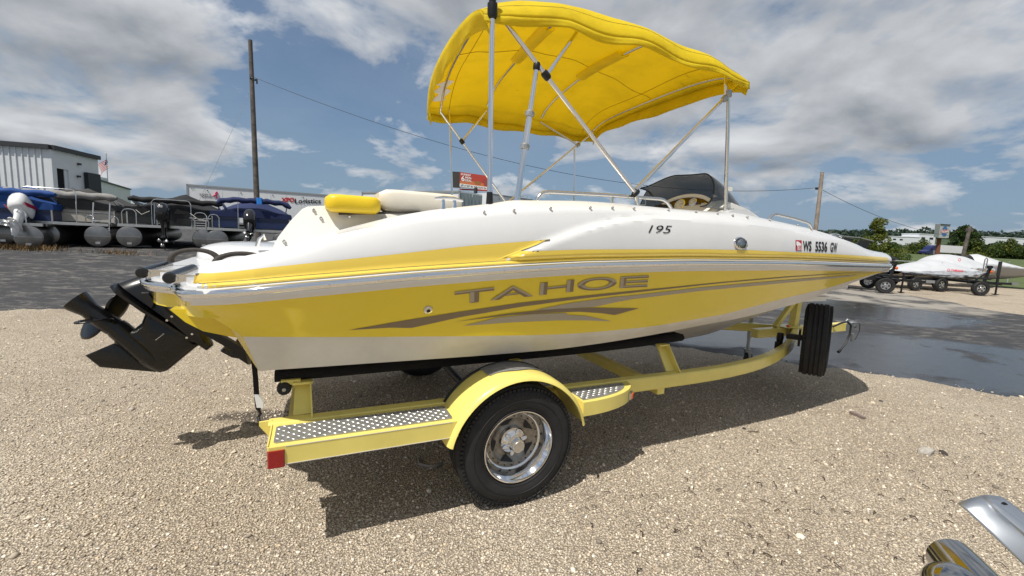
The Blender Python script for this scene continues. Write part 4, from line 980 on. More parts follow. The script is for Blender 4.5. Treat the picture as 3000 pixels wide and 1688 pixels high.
# rear step
def step_box(mb, s0, s1, t0, t1, z0, z1): return mb.box(((s0+s1)/2, (t0+t1)/2, (z0+z1)/2), (s1-s0, t1-t0, z1-z0), bev=.006)
for sg in (1, -1):
    st_ = tb(step_box(MB(), -1.20, -.355, 1.003*sg if sg > 0 else -1.24, 1.24 if sg > 0 else -1.003, .468, .553), 'rear_step', 'trailer_yellow')
    MB().box((-.778, sg*1.125, .5565), (.80, .165, .006), bev=.01).build('tread_plate', 'plate_alu', st_, flip=True)
    if sg > 0:
        mb = MB()
        for i in range(38):
            for j in range(7):
                s, t = -1.168+i*.0212, 1.050+j*.0245; a = R_(38) if (i+j) % 2 else R_(-38); dx, dt = math.cos(a)*.0095, math.sin(a)*.0095; px_, pt_ = -math.sin(a)*.0024, math.cos(a)*.0024
                if s > -.39: continue
                mb.add([(s-dx, t-dt, .5597), (s+px_, t+pt_, .5597), (s+dx, t+dt, .5597), (s-px_, t-pt_, .5597), (s-dx*.4, t-dt*.4, .5612), (s+dx*.4, t+dt*.4, .5612)], [(0, 1, 4), (1, 5, 4), (1, 2, 5), (2, 3, 5), (3, 4, 5), (3, 0, 4)])
        o = mb.build('tread_diamonds', 'alu', st_, flip=True, recalc=False); o['kind'] = 'stuff'
        for z in (.5515, .4705): MB().box((-.76, 1.2405, z), (.74, .002, .003)).build('paint_wear', 'paint_chip', st_, flip=True)
    l_ = tb(MB().box((-1.166, sg*1.222, .500), (.066, .052, .076), bev=.006), 'tail_light', 'red_lens')
    MB().box((-1.166, sg*1.193, .500), (.074, .016, .082)).build('lamp_housing', 'black_plastic', l_, flip=True)
# tie-down ear at the back
tb(MB().prism([(-1.20, .97, .56), (-1.255, .97, .558), (-1.255, .97, .54), (-1.20, .97, .46)], (0, -.012, 0)), 'tie_down_ear', 'trailer_yellow')
# front quarter steps
for sg in (1, -1):
    q = [(.40, 1.003), (.40, 1.235)]+[(.40+.50*math.sin(a), 1.003+.232*math.cos(a)) for a in np.linspace(.18, math.pi/2, 14)]
    o = tb(MB().prism([(s, t*sg, .468) for s, t in q], (0, 0, .085)), 'front_step', 'trailer_yellow')
    q2 = [(.415, 1.03), (.415, 1.205)]+[(.415+.42*math.sin(a), 1.03+.175*math.cos(a)) for a in np.linspace(.18, math.pi/2, 14)]
    MB().prism([(s, t*sg, .553) for s, t in q2], (0, 0, .005)).build('tread_plate', 'plate_alu', o, flip=True)
    if sg > 0:
        mb = MB()
        for i in range(20):
            for j in range(7):
                s, t = .43+i*.0212, 1.045+j*.0245; a = R_(38) if (i+j) % 2 else R_(-38); dx, dt = math.cos(a)*.0095, math.sin(a)*.0095; px_, pt_ = -math.sin(a)*.0024, math.cos(a)*.0024
                if ((s-.415)/.40)**2+((t-1.03)/.165)**2 > 1: continue
                mb.add([(s-dx, t-dt, .5582), (s+px_, t+pt_, .5582), (s+dx, t+dt, .5582), (s-px_, t-pt_, .5582), (s-dx*.4, t-dt*.4, .5597), (s+dx*.4, t+dt*.4, .5597)], [(0, 1, 4), (1, 5, 4), (1, 2, 5), (2, 3, 5), (3, 4, 5), (3, 0, 4)])
        k = mb.build('tread_diamonds', 'alu', o, flip=True, recalc=False); k['kind'] = 'stuff'
        p = Vector(att(1797, 1178, 1.16)); a = 1.05; s_, t_ = .40+.50*math.sin(a), 1.003+.232*math.cos(a); nr = Vector((.232*math.sin(a), .5*math.cos(a), 0)).normalized()
        Rm = nr.to_track_quat('Y', 'Z').to_matrix()
        k = MB().box(Vector((s_, t_, .505))+nr*.008, (.058, .018, .042), Rm, bev=.004).build('side_marker', 'alu', o, flip=True)
        MB().box(Vector((s_, t_, .505))+nr*.018, (.044, .012, .030), Rm, bev=.004).build('marker_lens', 'amber_lens', k, flip=True)
# fenders
for sg in (1, -1):
    rows_ = []
    prof = [(.985, .410), (1.06, .416), (1.15, .419), (1.21, .418), (1.24, .413), (1.258, .404), (1.265, .390), (1.259, .387), (1.252, .400), (1.236, .407), (1.20, .412), (1.06, .410), (.985, .404)]
    for a in np.linspace(R_(12), R_(169), 49):
        ex = .012*abs(math.cos(a))**2
        rows_.append([(.0+(r+ex-.004)*math.cos(a), sg*t, .345+(r-.002)*math.sin(a)) for t, r in prof])
    fn = tb(MB().grid(rows_, closed=True), 'fender', 'trailer_yellow', smooth=40)
    if sg > 0:
        g = []
        for a in np.linspace(R_(66), R_(112), 14): g.append([((.4215)*math.cos(a+.01*math.sin(t*60)), t, .345+(.4125+.009*min(1,(t-.985)/.1))*math.sin(a)) for t in np.linspace(.99, 1.155+.02*math.sin(a*9), 6)])
        MB().grid(g).build('tape_patch', 'duct_tape', fn, flip=True, recalc=False)
        MB().tube([(.418*math.cos(a), .985, .345+.408*math.sin(a)) for a in np.linspace(R_(20), R_(165), 30)], .010, 6).build('fender_edge_trim', 'black_rubber', fn, flip=True)
for s in (-1.198, -.358): tb(MB().tube([(s, 1.012, .556), (s+.001, 1.12, .557), (s, 1.232, .556)], .004, 6), 'weld_bead', 'trailer_yellow')
tb(MB().tube([(-1.15, 1.001, .472), (-.8, 1.001, .462), (-.5, .99, .46)], .005, 6), 'light_cable', 'wire_black')
# ---- wheel
def tyre_mesh(R=.35, w_=.215, groove=True):
    h = w_/2; r0 = .192
    prof = [(r0, -h*.62), (r0+.012, -h*.80), (r0+.05, -h*.98), (r0+.09, -h), (R-.055, -h*.975), (R-.030, -h*.90), (R-.012, -h*.77)]
    ys = np.linspace(-h*.66, h*.66, 5)
    for i, y in enumerate(ys):
        prof += [(R-.002, y-.004)] if i == 0 else [(R-.001, y-.006), (R-.011, y-.004), (R-.011, y+.004), (R-.001, y+.006)] if i < 4 else [(R-.002, y+.004)]
    prof += [(R-.012, h*.77), (R-.030, h*.90), (R-.055, h*.975), (r0+.09, h), (r0+.05, h*.98), (r0+.012, h*.80), (r0, h*.62)]
    return prof
def polar_text(name, s, r, a_mid, span, hgt, o, ax, up, side, out, m_, par, flipdir=1):
    uv, fs, dim = text_mesh(s, .01); mb = MB(); o, ax, up, side = map(Vector, (o, ax, up, side))
    pts = []
    for u, v in uv:
        a = a_mid-flipdir*(u-.5)*span; rr = r+(v*hgt if flipdir > 0 else (1-v)*hgt); pts.append(o+(side*math.cos(a)+up*math.sin(a))*rr+ax*out)
    mb.add(pts, fs); return mb.build(name, m_, par, flip=True, recalc=False, smooth=0)
def wheel(name, o, ax, par, detail=True, sgn=1):
    o, ax = Vector(o), Vector(ax).normalized(); up = Vector((0, 0, 1)); sd = up.cross(ax).normalized()*-1; sd = ax.cross(up)*1.0
    wh = MB().lathe([(r, h) for r, h in tyre_mesh()], o, ax, 72).build(name, 'black_rubber', par, flip=True, smooth=40)
    # shoulder lugs
    mb = MB()
    for i in range(84):
        a = 2*math.pi*i/84
        for s2 in (-1, 1):
            d = sd*math.cos(a)+up*math.sin(a); tn = -sd*math.sin(a)+up*math.cos(a)
            c = o+d*.3285+ax*(s2*.0905); Rm = Matrix((tn, ax, d)).transposed(); mb.box(c, (.0165, .022, .016), Rm)
    l_ = mb.build('tread_lugs', 'black_rubber', wh, flip=True); l_['kind'] = 'stuff'
    if detail:
        for r, h in ((.268, .1085), (.322, .1035), (.215, .103)): MB().lathe([(r-.0018, h-.001), (r, h+.0012), (r+.0018, h-.001)], o, ax, 60).build('sidewall_ring', 'tyre_side', wh, flip=True)
        polar_text('tyre_lettering', 'KARRIER', .285, R_(82), 1.0, .026, o, ax, up, sd, .1079, 'tyre_side', wh)
        polar_text('tyre_lettering', 'LOADSTAR', .285, R_(-80), 1.15, .026, o, ax, up, sd, .1079, 'tyre_side', wh, -1)
    rim = MB().lathe([(.188, -.075), (.200, -.072), (.203, .078), (.208, .092), (.205, .099), (.199, .098), (.193, .085), (.184, .074), (.176, .050), (.171, .022), (.166, .012), (.160, .010)], o, ax, 60).build('rim', 'chrome', wh, flip=True, smooth=50)
    MB().lathe([(.161, .010), (.150, .013), (.140, .014), (.128, .006), (.105, -.012), (.085, -.012), (.072, .0), (.0001, .0)], o, ax, 48).build('wheel_disc', 'galv_dirty', rim, flip=True, smooth=50)
    if detail:
        for i in range(20):
            a = 2*math.pi*i/20; d = sd*math.cos(a)+up*math.sin(a); MB().lathe([(.0045, 0), (.0045, .003), (.0001, .005)], o+d*.1455+ax*.0135, ax, 8).build('rivet', 'decal_black', rim, flip=True)
        for i in range(5):
            a0 = 2*math.pi*i/5+R_(38); pts = []
            for (da, r) in ((-.30, .132), (.30, .132), (.34, .126), (.02, .096), (-.05, .096)):
                d = sd*math.cos(a0+da)+up*math.sin(a0+da); pts.append(o+d*r+ax*(.0085 if r > .11 else -.009)+ax*.003)
            MB().add(pts, [tuple(range(5))]).build('wheel_window', 'decal_black', rim, flip=True, recalc=False)
    hub = MB().lathe([(.080, -.004), (.080, .012), (.072, .026), (.052, .040), (.040, .052), (.038, .085), (.034, .092), (.0001, .093)], o, ax, 36).build('hub_cap', 'chrome', wh, flip=True, smooth=50)
    MB().lathe([(.030, .0925), (.029, .0945), (.0001, .0945)], o, ax, 24).build('hub_badge', 'alu', hub, flip=True)
    for i in range(6):
        a = 2*math.pi*i/6+.3; d = sd*math.cos(a)+up*math.sin(a); Rm = d.to_track_quat('X', 'Z').to_matrix()
        MB().ell(o+d*.055+ax*.036, (.026, .014, .014), 12, 8, R=Rm).build('lug_dome', 'chrome', hub, flip=True, smooth=60)
    return wh
mat('galv_dirty', (.30, .28, .25), .38, .85, noise=.55, nscale=22, rnoise=.15)
wheel('wheel', (0, 1.13, .345), (0, 1, 0), trl)
wheel('wheel', (0, -1.13, .345), (0, -1, 0), trl, False)
sp_ax = Vector((.50, .866, .02)).normalized(); sp_c = Vector((3.40, .755, .632))
wheel('spare_wheel', sp_c, sp_ax, trl, False)
tb(MB().beam(sp_c-sp_ax*.24, sp_c, .05, .05).box(sp_c-sp_ax*.13, (.12, .02, .16), sp_ax.to_track_quat('Y', 'Z').to_matrix()), 'spare_bracket', 'black_plastic')
# ---- bunks, posts, rollers
for sg in (1, -1):
    bp_ = [(-1.20, .75*sg, .716), (-.6, .75*sg, .720), (0, .75*sg, .722), (.7, .75*sg, .728), (1.2, .75*sg, .743), (1.60, .75*sg, .764)]
    bk = tb(sweep_rect(smooth_path(bp_, 24), .13, .052, .018), 'bunk', 'carpet_black', smooth=50)
    for (s, w_) in ((-1.07, .085), (.14, .06), (1.37, .085)):
        zt = float(np.interp(s, [-1.2, 1.6], [.688, .735]))
        zb = .5575 if s != 1.37 else .5575
        tb(MB().prism([(s-w_/2, sg*.93, zb), (s+w_/2, sg*.93, zb), (s+w_*.42, sg*.80, zt), (s-w_*.42, sg*.80, zt)], (0, -.012*sg, .0)).prism([(s+w_/2-.004, sg*.93, zb), (s+w_/2+.004, sg*.93, zb), (s+w_*.42+.004, sg*.80, zt), (s+w_*.42-.004, sg*.80, zt)], (0, sg*.055, 0)).box((s, sg*.80, zt-.002), (w_*1.1, .10, .012)), 'bunk_bracket', 'trailer_yellow')
r0 = Vector(att(833, 1136, .82)); ro_ = tb(MB().lathe([(.001, -.03), (.028, -.03), (.034, -.015), (.034, .015), (.028, .03), (.0001, .03)], r0, (0, 1, 0), 20), 'guide_roller', 'black_rubber')
MB().lathe([(.009, .03), (.009, .036), (.0001, .036)], r0, (0, 1, 0), 10).build('roller_bolt', 'galv', ro_, flip=True)
MB().beam(r0+Vector((0, -.02, 0)), r0+Vector((.06, -.02, -.002)), .02, .016).box(r0+Vector((.03, -.01, .03)), (.09, .05, .024)).build('roller_bracket', 'trailer_yellow', ro_, flip=True)
# ---- tongue, winch post, jack, coupler
tb(MB().box((4.45, 0, .508), (1.75, .082, .10), bev=.006), 'tongue', 'trailer_yellow')
wp = tb(MB().beam((4.27, 0, .558), (4.29, 0, 1.02), .075, .075), 'winch_post', 'trailer_yellow')
MB().beam((3.93, 0, .565), (4.25, 0, .90), .05, .05).build('post_brace', 'trailer_yellow', wp, flip=True)
MB().box((4.24, 0, 1.04), (.16, .14, .10), bev=.01).tube([(4.14, -.06, 1.05), (4.14, .06, 1.05)], .04, 10).build('winch', 'black_plastic', wp, flip=True)
cp = tb(MB().box((5.40, 0, .515), (.20, .085, .085), bev=.008).ell((5.52, 0, .52), (.07, .055, .055), 14, 10), 'coupler', 'galv')
MB().tube([(5.35, .0, .56), (5.40, .0, .60), (5.46, 0, .585)], .010, 8).build('coupler_latch', 'galv', cp, flip=True)
for sg in (1, -1):
    tb(MB().prism([(4.02, .0, .562), (4.02, sg*.09, .562), (4.34, sg*.09, .562), (4.34, 0, .562)], (0, 0, .008)), 'tongue_plate', 'trailer_yellow')
    tb(MB().tube([(4.08, sg*.055, .44), (4.08, sg*.055, .60)], .007, 6).tube([(4.30, sg*.055, .44), (4.30, sg*.055, .60)], .007, 6), 'u_bolt', 'galv')
for p, c in (((4.02, .10, .595), 1), ((4.36, .13, .575), 1)): tb(MB().ell(p, (.035, .022, .016), 12, 8), 'side_reflector', 'amber_lens')
jx, jt = 4.02, -.375
jk = tb(MB().tube([(jx, jt, .17), (jx, jt, .36)], .019, 12).tube([(jx, jt, .34), (jx, jt, .68)], .026, 12), 'tongue_jack', 'galv')
MB().lathe([(.0001, -.022), (.05, -.022), (.068, -.016), (.068, .016), (.05, .022), (.0001, .022)], (jx+.03, jt, .070), (0, 1, 0), 20).build('jack_wheel', 'black_rubber', jk, flip=True)
MB().prism([(jx-.035, jt+.027, .19), (jx+.035, jt+.027, .19), (jx+.05, jt+.027, .06), (jx+.01, jt+.027, .06)], (0, .004, 0)).prism([(jx-.035, jt-.031, .19), (jx+.035, jt-.031, .19), (jx+.05, jt-.031, .06), (jx+.01, jt-.031, .06)], (0, .004, 0)).box((jx, jt, .19), (.07, .062, .008)).build('jack_fork', 'galv', jk, flip=True)
tb(MB().beam((jx, jt+.02, .52), (jx, -.25, .52), .05, .05), 'jack_mount', 'trailer_yellow')
# hoses, wiring and the breakaway cable
tb(MB().tube([(5.0, .05, .53), (5.08, .09, .58), (5.2, .10, .60), (5.32, .09, .54), (5.34, .08, .42), (5.28, .08, .30), (5.16, .09, .22)], .012, 8), 'wiring_loom', 'wire_black')
tb(MB().tube([(5.16, .09, .22), (5.12, .09, .20)], .018, 8), 'wiring_plug', 'black_plastic')
tb(MB().tube([(5.45, .05, .55), (5.56, .07, .55), (5.60, .06, .45), (5.53, .06, .34), (5.42, .06, .32)], .005, 6), 'breakaway_cable', 'wire_black')
tb(MB().tube([(5.44, .06, .42), (5.46, .06, .33)], .020, 8), 'safety_chain_hook', 'galv')
tb(MB().tube([(3.1, -.735, .47), (3.4, -.62, .46), (3.7, -.48, .47), (3.85, -.42, .47)], .006, 6), 'brake_line', 'wire_black')
tb(MB().lathe([(.0001, -.05), (.028, -.045), (.033, 0), (.028, .045), (.0001, .05)], (3.26, .50, .60), (0, 0, 1), 12).box((3.22, .52, .50), (.05, .05, .12)), 'spare_clamp', 'black_plastic')
# tie-down strap with white tag
strap = tb(MB().grid([[Vector(att(x-8, y, .93)), Vector(att(x+8, y, .93))] for x, y in ((735, 1010), (744, 1060), (749, 1110), (752, 1160), (757, 1200))]), 'tie_down_strap', 'carpet_black', recalc=False)
so = strap.modifiers.new('thick', 'SOLIDIFY'); so.thickness = .003
MB().grid([[Vector(att(x, y, .937)), Vector(att(x2, y, .937))] for x, x2, y in ((744, 760, 1156), (748, 770, 1175), (752, 772, 1195))]).build('strap_tag', 'decal_white', strap, flip=True, recalc=False)
MB().tube([att(757, 1200, .93), att(764, 1212, .93), att(756, 1222, .93), att(760, 1238, .95)], .007, 7).build('strap_hook', 'black_plastic', strap, flip=True)
# ================================================================== THE YARD ROUND IT
mat('cover_grey', (.050, .049, .047), .85, noise=.25, nscale=4, bump=.3, bscale=9); mat('cover_black', (.013, .013, .014), .8, noise=.3, nscale=4, bump=.3, bscale=9)
mat('cover_navy', (.012, .022, .085), .8, noise=.2, nscale=4, bump=.3, bscale=9); mat('cover_blue', (.008, .055, .23), .75, noise=.2, nscale=4, bump=.3, bscale=9)
mat('boot_grey', (.27, .26, .25), .85, noise=.2, nscale=6, bump=.5, bscale=14); mat('panel_cream', (.55, .51, .44), .35, coat=.3); mat('panel_black', (.02, .02, .022), .35, coat=.3); mat('panel_navy', (.015, .03, .10), .35, coat=.3)
mat('tube_alu', (.27, .265, .26), .34, .9, noise=.22, nscale=3, rnoise=.1); mat('motor_white', (.75, .75, .74), .25, coat=.4); mat('motor_black', (.012, .012, .014), .2, coat=.5); mat('stripe_red', (.40, .01, .03), .3)
mat('clip_blue', (.03, .25, .75), .5); mat('rope', (.6, .58, .5), .8)
def ribbon_tent(zf, peaks, L, Wd, m_, name, par, y0=0., skirt=.25):
    "cover over a boat: edges at height zf, poles hold up peaks along the middle"
    rows_ = []; ys = np.linspace(y0, L, 33)
    for y in ys:
        pk = max([0]+[h*max(0, 1-abs(y-c)/wd)**.75 for c, h, wd in peaks]); base = np.interp(y, [y0, y0+.5, L-1.2, L], [.05, .35, .35, .0]); top = max(pk, base)
        wv = Wd/2*(1 if y < L-1.6 else max(.35, 1-(y-L+1.6)/1.6*.55)); row = [(-wv-.01, y, zf-skirt)]
        for u in np.linspace(-1, 1, 15): row.append((u*wv, y, zf+top*(1-abs(u)**1.15)-.02*math.sin(u*9+y*2)))
        row.append((wv+.01, y, zf-skirt)); rows_.append(row)
    mb = MB().grid(rows_); n = len(rows_[0]); mb.f += [tuple(range(n-1, -1, -1)), tuple(range(len(mb.v)-n, len(mb.v)))]; mb.m += [0, 0]
    return mb.build(name, m_, par, smooth=50)
def outboard(par, x, zt, m_, s=1., tilt=0., side=0., red=False, label=None):
    R = Matrix.Rotation(R_(side), 3, 'Y') @ Matrix.Rotation(R_(tilt), 3, 'X'); o = Vector((x, -.28, zt))
    def tr(p): return o+R@(Vector(p)*s)
    rows_ = []
    for z, wx, wy, cy in ((-.06, .15, .24, 0), (.0, .19, .31, 0), (.16, .205, .34, -.01), (.34, .20, .33, -.02), (.46, .175, .29, -.03), (.54, .12, .21, -.04), (.565, .02, .05, -.04)):
        rows_.append([tr((wx*math.copysign(abs(math.cos(a))**.7, math.cos(a)), cy+wy*math.copysign(abs(math.sin(a))**.75, math.sin(a)), z)) for a in [2*math.pi*k/20 for k in range(20)]])
    mb = MB().grid(rows_, closed=True); mb.f.append(tuple(range(19, -1, -1))); mb.m.append(0); mo = mb.build('outboard_motor', m_, par, smooth=50)
    rows_ = []
    for z, wx, wy, cy in ((-.05, .12, .20, .02), (-.25, .08, .15, .0), (-.55, .06, .13, 0), (-.62, .10, .24, -.05), (-.64, .10, .24, -.05), (-.66, .05, .14, -.02), (-.90, .035, .12, 0), (-1.08, .010, .05, 0)):
        rows_.append([tr((wx*math.cos(a), cy+wy*math.sin(a), z)) for a in [2*math.pi*k/14 for k in range(14)]])
    MB().grid(rows_, closed=True).build('lower_unit', m_, mo, smooth=50)
    MB().lathe([(.001, .20), (.03, .15), (.05, .05), (.05, -.2), (.04, -.30), (.02, -.30)], tr((0, 0, -.80)), R@Vector((0, 1, 0)), 12).build('gearcase', m_, mo)
    mb = MB()
    for k in range(3):
        a = 2*math.pi*k/3+.5; d = Vector((math.cos(a), 0, math.sin(a))); e = Vector((-math.sin(a), .5, math.cos(a)))*.06
        mb.add([tr(Vector((0, -.26, -.80))+d*.04-e*.5), tr(Vector((0, -.26, -.80))+d*.15-e), tr(Vector((0, -.26, -.80))+d*.17), tr(Vector((0, -.26, -.80))+d*.15+e), tr(Vector((0, -.26, -.80))+d*.04+e*.5)], [(0, 1, 2, 3, 4)])
    p_ = mb.build('propeller', 'alu', mo, recalc=False); so = p_.modifiers.new('t', 'SOLIDIFY'); so.thickness = .006
    MB().box(tr((0, .22, -.15)), (.22*s, .14*s, .34*s), R).build('motor_bracket', 'black_plastic', mo)
    if red:
        for sx in (1, -1): MB().add([tr(p) for p in ((sx*.2075, -.30, .02), (sx*.2075, -.12, .02), (sx*.208, .22, .30), (sx*.205, .30, .40), (sx*.207, .10, .34))], [(0, 1, 2, 3, 4)]).build('cowl_stripe', 'stripe_red', mo, recalc=False)
    if label:
        uv, fs, _ = text_mesh(label, .02); MB().add([tr((-.07+.14*u, -.366+.02*v*0, .40+.08*v)) for u, v in uv], fs).build('cowl_number', 'decal_white', mo, recalc=False)
    return mo
def u_rail(par, x0, x1, y, z0, z1, name='stern_rail', lean=0.):
    pts = [(x0, y, z0), (x0, y+lean*.7, z1-.10), (x0+.06, y+lean, z1-.02), (x0+.14, y+lean, z1), (x1-.14, y+lean, z1), (x1-.06, y+lean, z1-.02), (x1, y+lean*.7, z1-.10), (x1, y, z0)]
    return MB().tube(pts, .016, 8).build(name, 'stainless', par)
def pontoon(px, py, depth, heading, label, cover, boot, panel, peaks, bootw=(-1.38, 1.38), boot_z=1.62, boot_m=None, Wd=2.5, L=6.4, tubes=(-.98, .98), lines=True):
    p = atd(px, py, depth); e = empty('pontoon_boat', (p[0], p[1], gz(p[0], p[1])), heading, label, 'boat', 'covered pontoon boats parked in a row')
    for x in tubes:
        tu = MB().lathe([(.0001, 0), (.30, 0), (.325, .015), (.33, .03), (.33, L-1.1), (.31, L-.8), (.22, L-.35), (.06, L-.02), (.0001, L)], (x, .0, .375), (0, 1, 0), 28).build('pontoon_tube', 'tube_alu', e, smooth=40)
        MB().box((x, -.004, .375), (.60, .008, .012)).build('tube_weld', 'galv', tu); MB().box((x, -.01, .16), (.13, .02, .06), bev=.01).build('drain_plate', 'alu', tu)
        MB().box((x, 1.2, .02), (.5, .2, .06)).build('block', 'galv', e); MB().box((x, L-2, .02), (.5, .2, .06)).build('block', 'galv', e)
    MB().box((0, L/2-.05, .735), (Wd, L-.3, .06)).build('deck', 'black_plastic', e)
    MB().box((0, .03, .735), (Wd+.02, .05, .085), bev=.01).build('deck_edge', 'alu', e)
    for sx in (1, -1): MB().box((sx*(Wd/2+.012), L/2, .735), (.035, L-.4, .085)).build('deck_edge', 'alu', e)
    y0 = .75
    for sx in (1, -1):
        for k in range(3):
            ya = y0+.05+k*1.75; f = MB().box((sx*(Wd/2-.05), ya+.83, 1.06), (.025, 1.66, .52)).build('fence_panel', panel, e)
            if lines: MB().box((sx*(Wd/2-.034), ya+.83, 1.18), (.004, 1.62, .02)).build('panel_line', 'decal_black', f)
    for (xa, xb) in ((-Wd/2+.05, -.42), (-.20, Wd/2-.05)):
        f = MB().box(((xa+xb)/2, y0, 1.06), (xb-xa, .025, .52)).build('fence_panel', panel, e)
        if lines: MB().box(((xa+xb)/2, y0-.014, 1.20), (xb-xa, .004, .018)).box(((xa+xb)/2, y0-.014, 1.08), (xb-xa, .004, .012)).build('panel_line', 'decal_black', f)
    for x in (-Wd/2+.05, -.42, -.20, Wd/2-.05): MB().box((x, y0, 1.06), (.035, .04, .58)).build('fence_post', 'alu', e)
    ribbon_tent(1.34, peaks, L-.4, Wd, cover, 'mooring_cover', e, y0-.05, .16)
    n = 19; x0, x1 = bootw
    pts = [(x0+(x1-x0)*i/(n-1), .72+.03*math.sin(i*.9), boot_z+.02*math.sin(i*1.7)-.16*(abs(2*i/(n-1)-1)**6)*(1 if boot_m else 0)) for i in range(n)]
    MB().tube(pts, [.06]+[(.135 if boot == 'boot_grey' else .11)+.012*math.sin(i*2.3) for i in range(1, n-1)]+[.06], 12, flat=.85).build('bimini_boot', boot, e, smooth=60)
    for x in (x0+.12, x1-.12): MB().beam((x, .74, boot_z-.08), (x*.92, 1.7, 1.30), .03, .05).beam((x, .74, boot_z-.05), (x*.92, 2.2, 1.36), .03, .04).build('bimini_arm', 'alu', e)
    MB().tube([(x0*.4, .70, boot_z-.08), (x0*.4, .62, .8)], .012, 6).build('boot_strut', 'alu', e)
    return e
H0 = R_(26.8)
b1 = pontoon(154, 715, 13.1, H0, 'pontoon boat with grey cover, cream side panels and white outboard motor', 'cover_grey', 'boot_grey', 'panel_cream', [(1.6, .55, 1.4), (2.9, .62, 1.4), (4.1, .55, 1.3), (5.1, .42, 1.1)], tubes=(-1.05, -.15, 1.05), Wd=2.65)
outboard(b1, -.52, 1.02, 'motor_white', 1.05, tilt=-52, side=-14, red=True)
u_rail(b1, -.75, .50, .25, .76, 1.78, 'tow_arch', .12)
for x in (.92, 1.32):
    MB().tube([(x, .02, .42), (x, .28, 1.42)], .020, 8).build('ladder_rail', 'stainless', b1)
for z, y in ((.62, .07), (.86, .13), (1.10, .19)): MB().tube([(.92, y, z), (1.32, y, z)], .014, 8).build('ladder_rung', 'stainless', b1)
u_rail(b1, .70, .90, .30, .76, 1.02); u_rail(b1, 1.28, 1.48-.2+.2, .35, .76, 1.02)
b2 = pontoon(492, 722, 14.2, H0, 'pontoon boat with black cover and black outboard motor', 'cover_black', 'cover_black', 'panel_black', [(1.9, .50, 1.1), (3.0, .62, 1.0), (4.0, .55, 1.2), (5.1, .42, 1.1)], bootw=(-1.15, 1.45), boot_z=1.60, lines=False)
outboard(b2, -.02, .98, 'motor_black', .92, label='60'); u_rail(b2, -.42, .62, .20, .76, 1.62, 'tow_arch', .04)
for x in (-1.15, .62+.1): u_rail(b2, x, x+.35, .10, .76, 1.25)
MB().tube([(-.80, .10, 1.24), (-.65, .06, 1.10), (-.45, .1, 1.22)], .010, 6).build('rope', 'rope', b2); MB().tube([(.62, .1, 1.22), (.85, .05, 1.02), (1.10, .1, 1.0)], .010, 6).build('rope', 'rope', b2)
lad = MB()
for z in (.82, .90, .98, 1.04): lad.tube([(.72, .0, z), (1.08, .0, z)], .013, 6)
lad.build('boarding_ladder', 'stainless', b2); u_rail(b2, .68, .76, -.02, .72, 1.06); u_rail(b2, 1.06, 1.14, -.02, .72, 1.06); u_rail(b2, 1.12, 1.42, .12, .76, 1.22)
b3 = pontoon(735, 722, 15.0, H0, 'pontoon boat with navy blue cover beside the semi trailer', 'cover_navy', 'cover_navy', 'panel_navy', [(2.2, .62, 1.7), (4.0, .50, 1.5)], bootw=(-1.05, 1.25), boot_z=1.78, boot_m=1)
outboard(b3, .0, .95, 'motor_black', .95, tilt=-48)
MB().box((.25, .70, 1.79), (.17, .235, .235), bev=.02).build('boot_clip', 'clip_blue', b3)
b0 = pontoon(-60, 708, 12.0, H0, 'pontoon boat with bright blue cover by the white metal building', 'cover_blue', 'cover_blue', 'panel_navy', [(1.4, .50, 1.3), (2.8, .60, 1.4), (4.2, .52, 1.3)], boot_z=1.66, Wd=2.6)
u_rail(b0, .75, .95, .05, .45, 1.15)
# weeds at the asphalt edge under the boats
def weeds(name, pts, n, hgt, cols, label, spread=.5):
    mb = MB()
    for _ in range(n):
        c = random.choice(pts); x, y = c[0]+random.gauss(0, spread), c[1]+random.gauss(0, spread*.35); a = random.uniform(0, 6.28); h = hgt*random.uniform(.4, 1.2); z = gz(x, y)
        dx, dy = math.cos(a)*.010, math.sin(a)*.010; lx, ly = random.gauss(0, h*.4), random.gauss(0, h*.4)
        mb.add([(x-dx, y-dy, z), (x+dx, y+dy, z), (x+lx, y+ly, z+h)], [(0, 1, 2)], random.randrange(len(cols)))
    o = mb.build(name, cols, None, smooth=0, recalc=False); return tag(o, label, 'weeds', kind='stuff')
mat('dry_grass', (.22, .13, .055), .9); mat('dry_grass2', (.14, .10, .045), .9); mat('weed_green', (.07, .10, .03), .9)
wp_ = [tuple(atd(x, y, 12.4)[:2]) for x, y in ((10, 735), (40, 737), (80, 735), (110, 730), (345, 738))]
weeds('dry_weeds', wp_, 900, .16, ['dry_grass', 'dry_grass2'], 'low dry brown weeds along the asphalt under the pontoon boats', .45)

# ---- white metal building
mat('wall_white', (.70, .72, .74), .5, noise=.05, nscale=1.5); mat('roof_dark', (.045, .045, .05), .5); mat('void', (.004, .004, .005), .9); mat('box_dark', (.02, .024, .034), .5)
zt_b = 6.55
cB = atd(148, 434, 34.0); c0 = np.array([cB[0]-13.5, cB[1]-3.0]); c1 = cB[:2]; cR = atd(286, 463, 39.2)[:2]; HB = cB[2]
bld = empty('metal_building', (c1[0], c1[1], gz(c1[0], c1[1])), 0, 'white ribbed metal building with dark roof edge and open doorway', 'building')
gB = gz(c1[0], c1[1])
def bl(p, z): return (p[0]-c1[0], p[1]-c1[1], z-gB)
def wallq(a, b, z0, z1, th=.15):
    a, b = Vector((*a, 0)), Vector((*b, 0)); d = (b-a).normalized(); n = Vector((-d.y, d.x, 0)); return a, b, d, n
a, b, d, n_ = wallq(c0, c1, 0, 0)
MB().prism([bl(c0, gB), bl(c1, gB), bl(c1, HB), bl(c0, HB)], n_*.15).build('wall', 'wall_white', bld)
Lw = (b-a).length
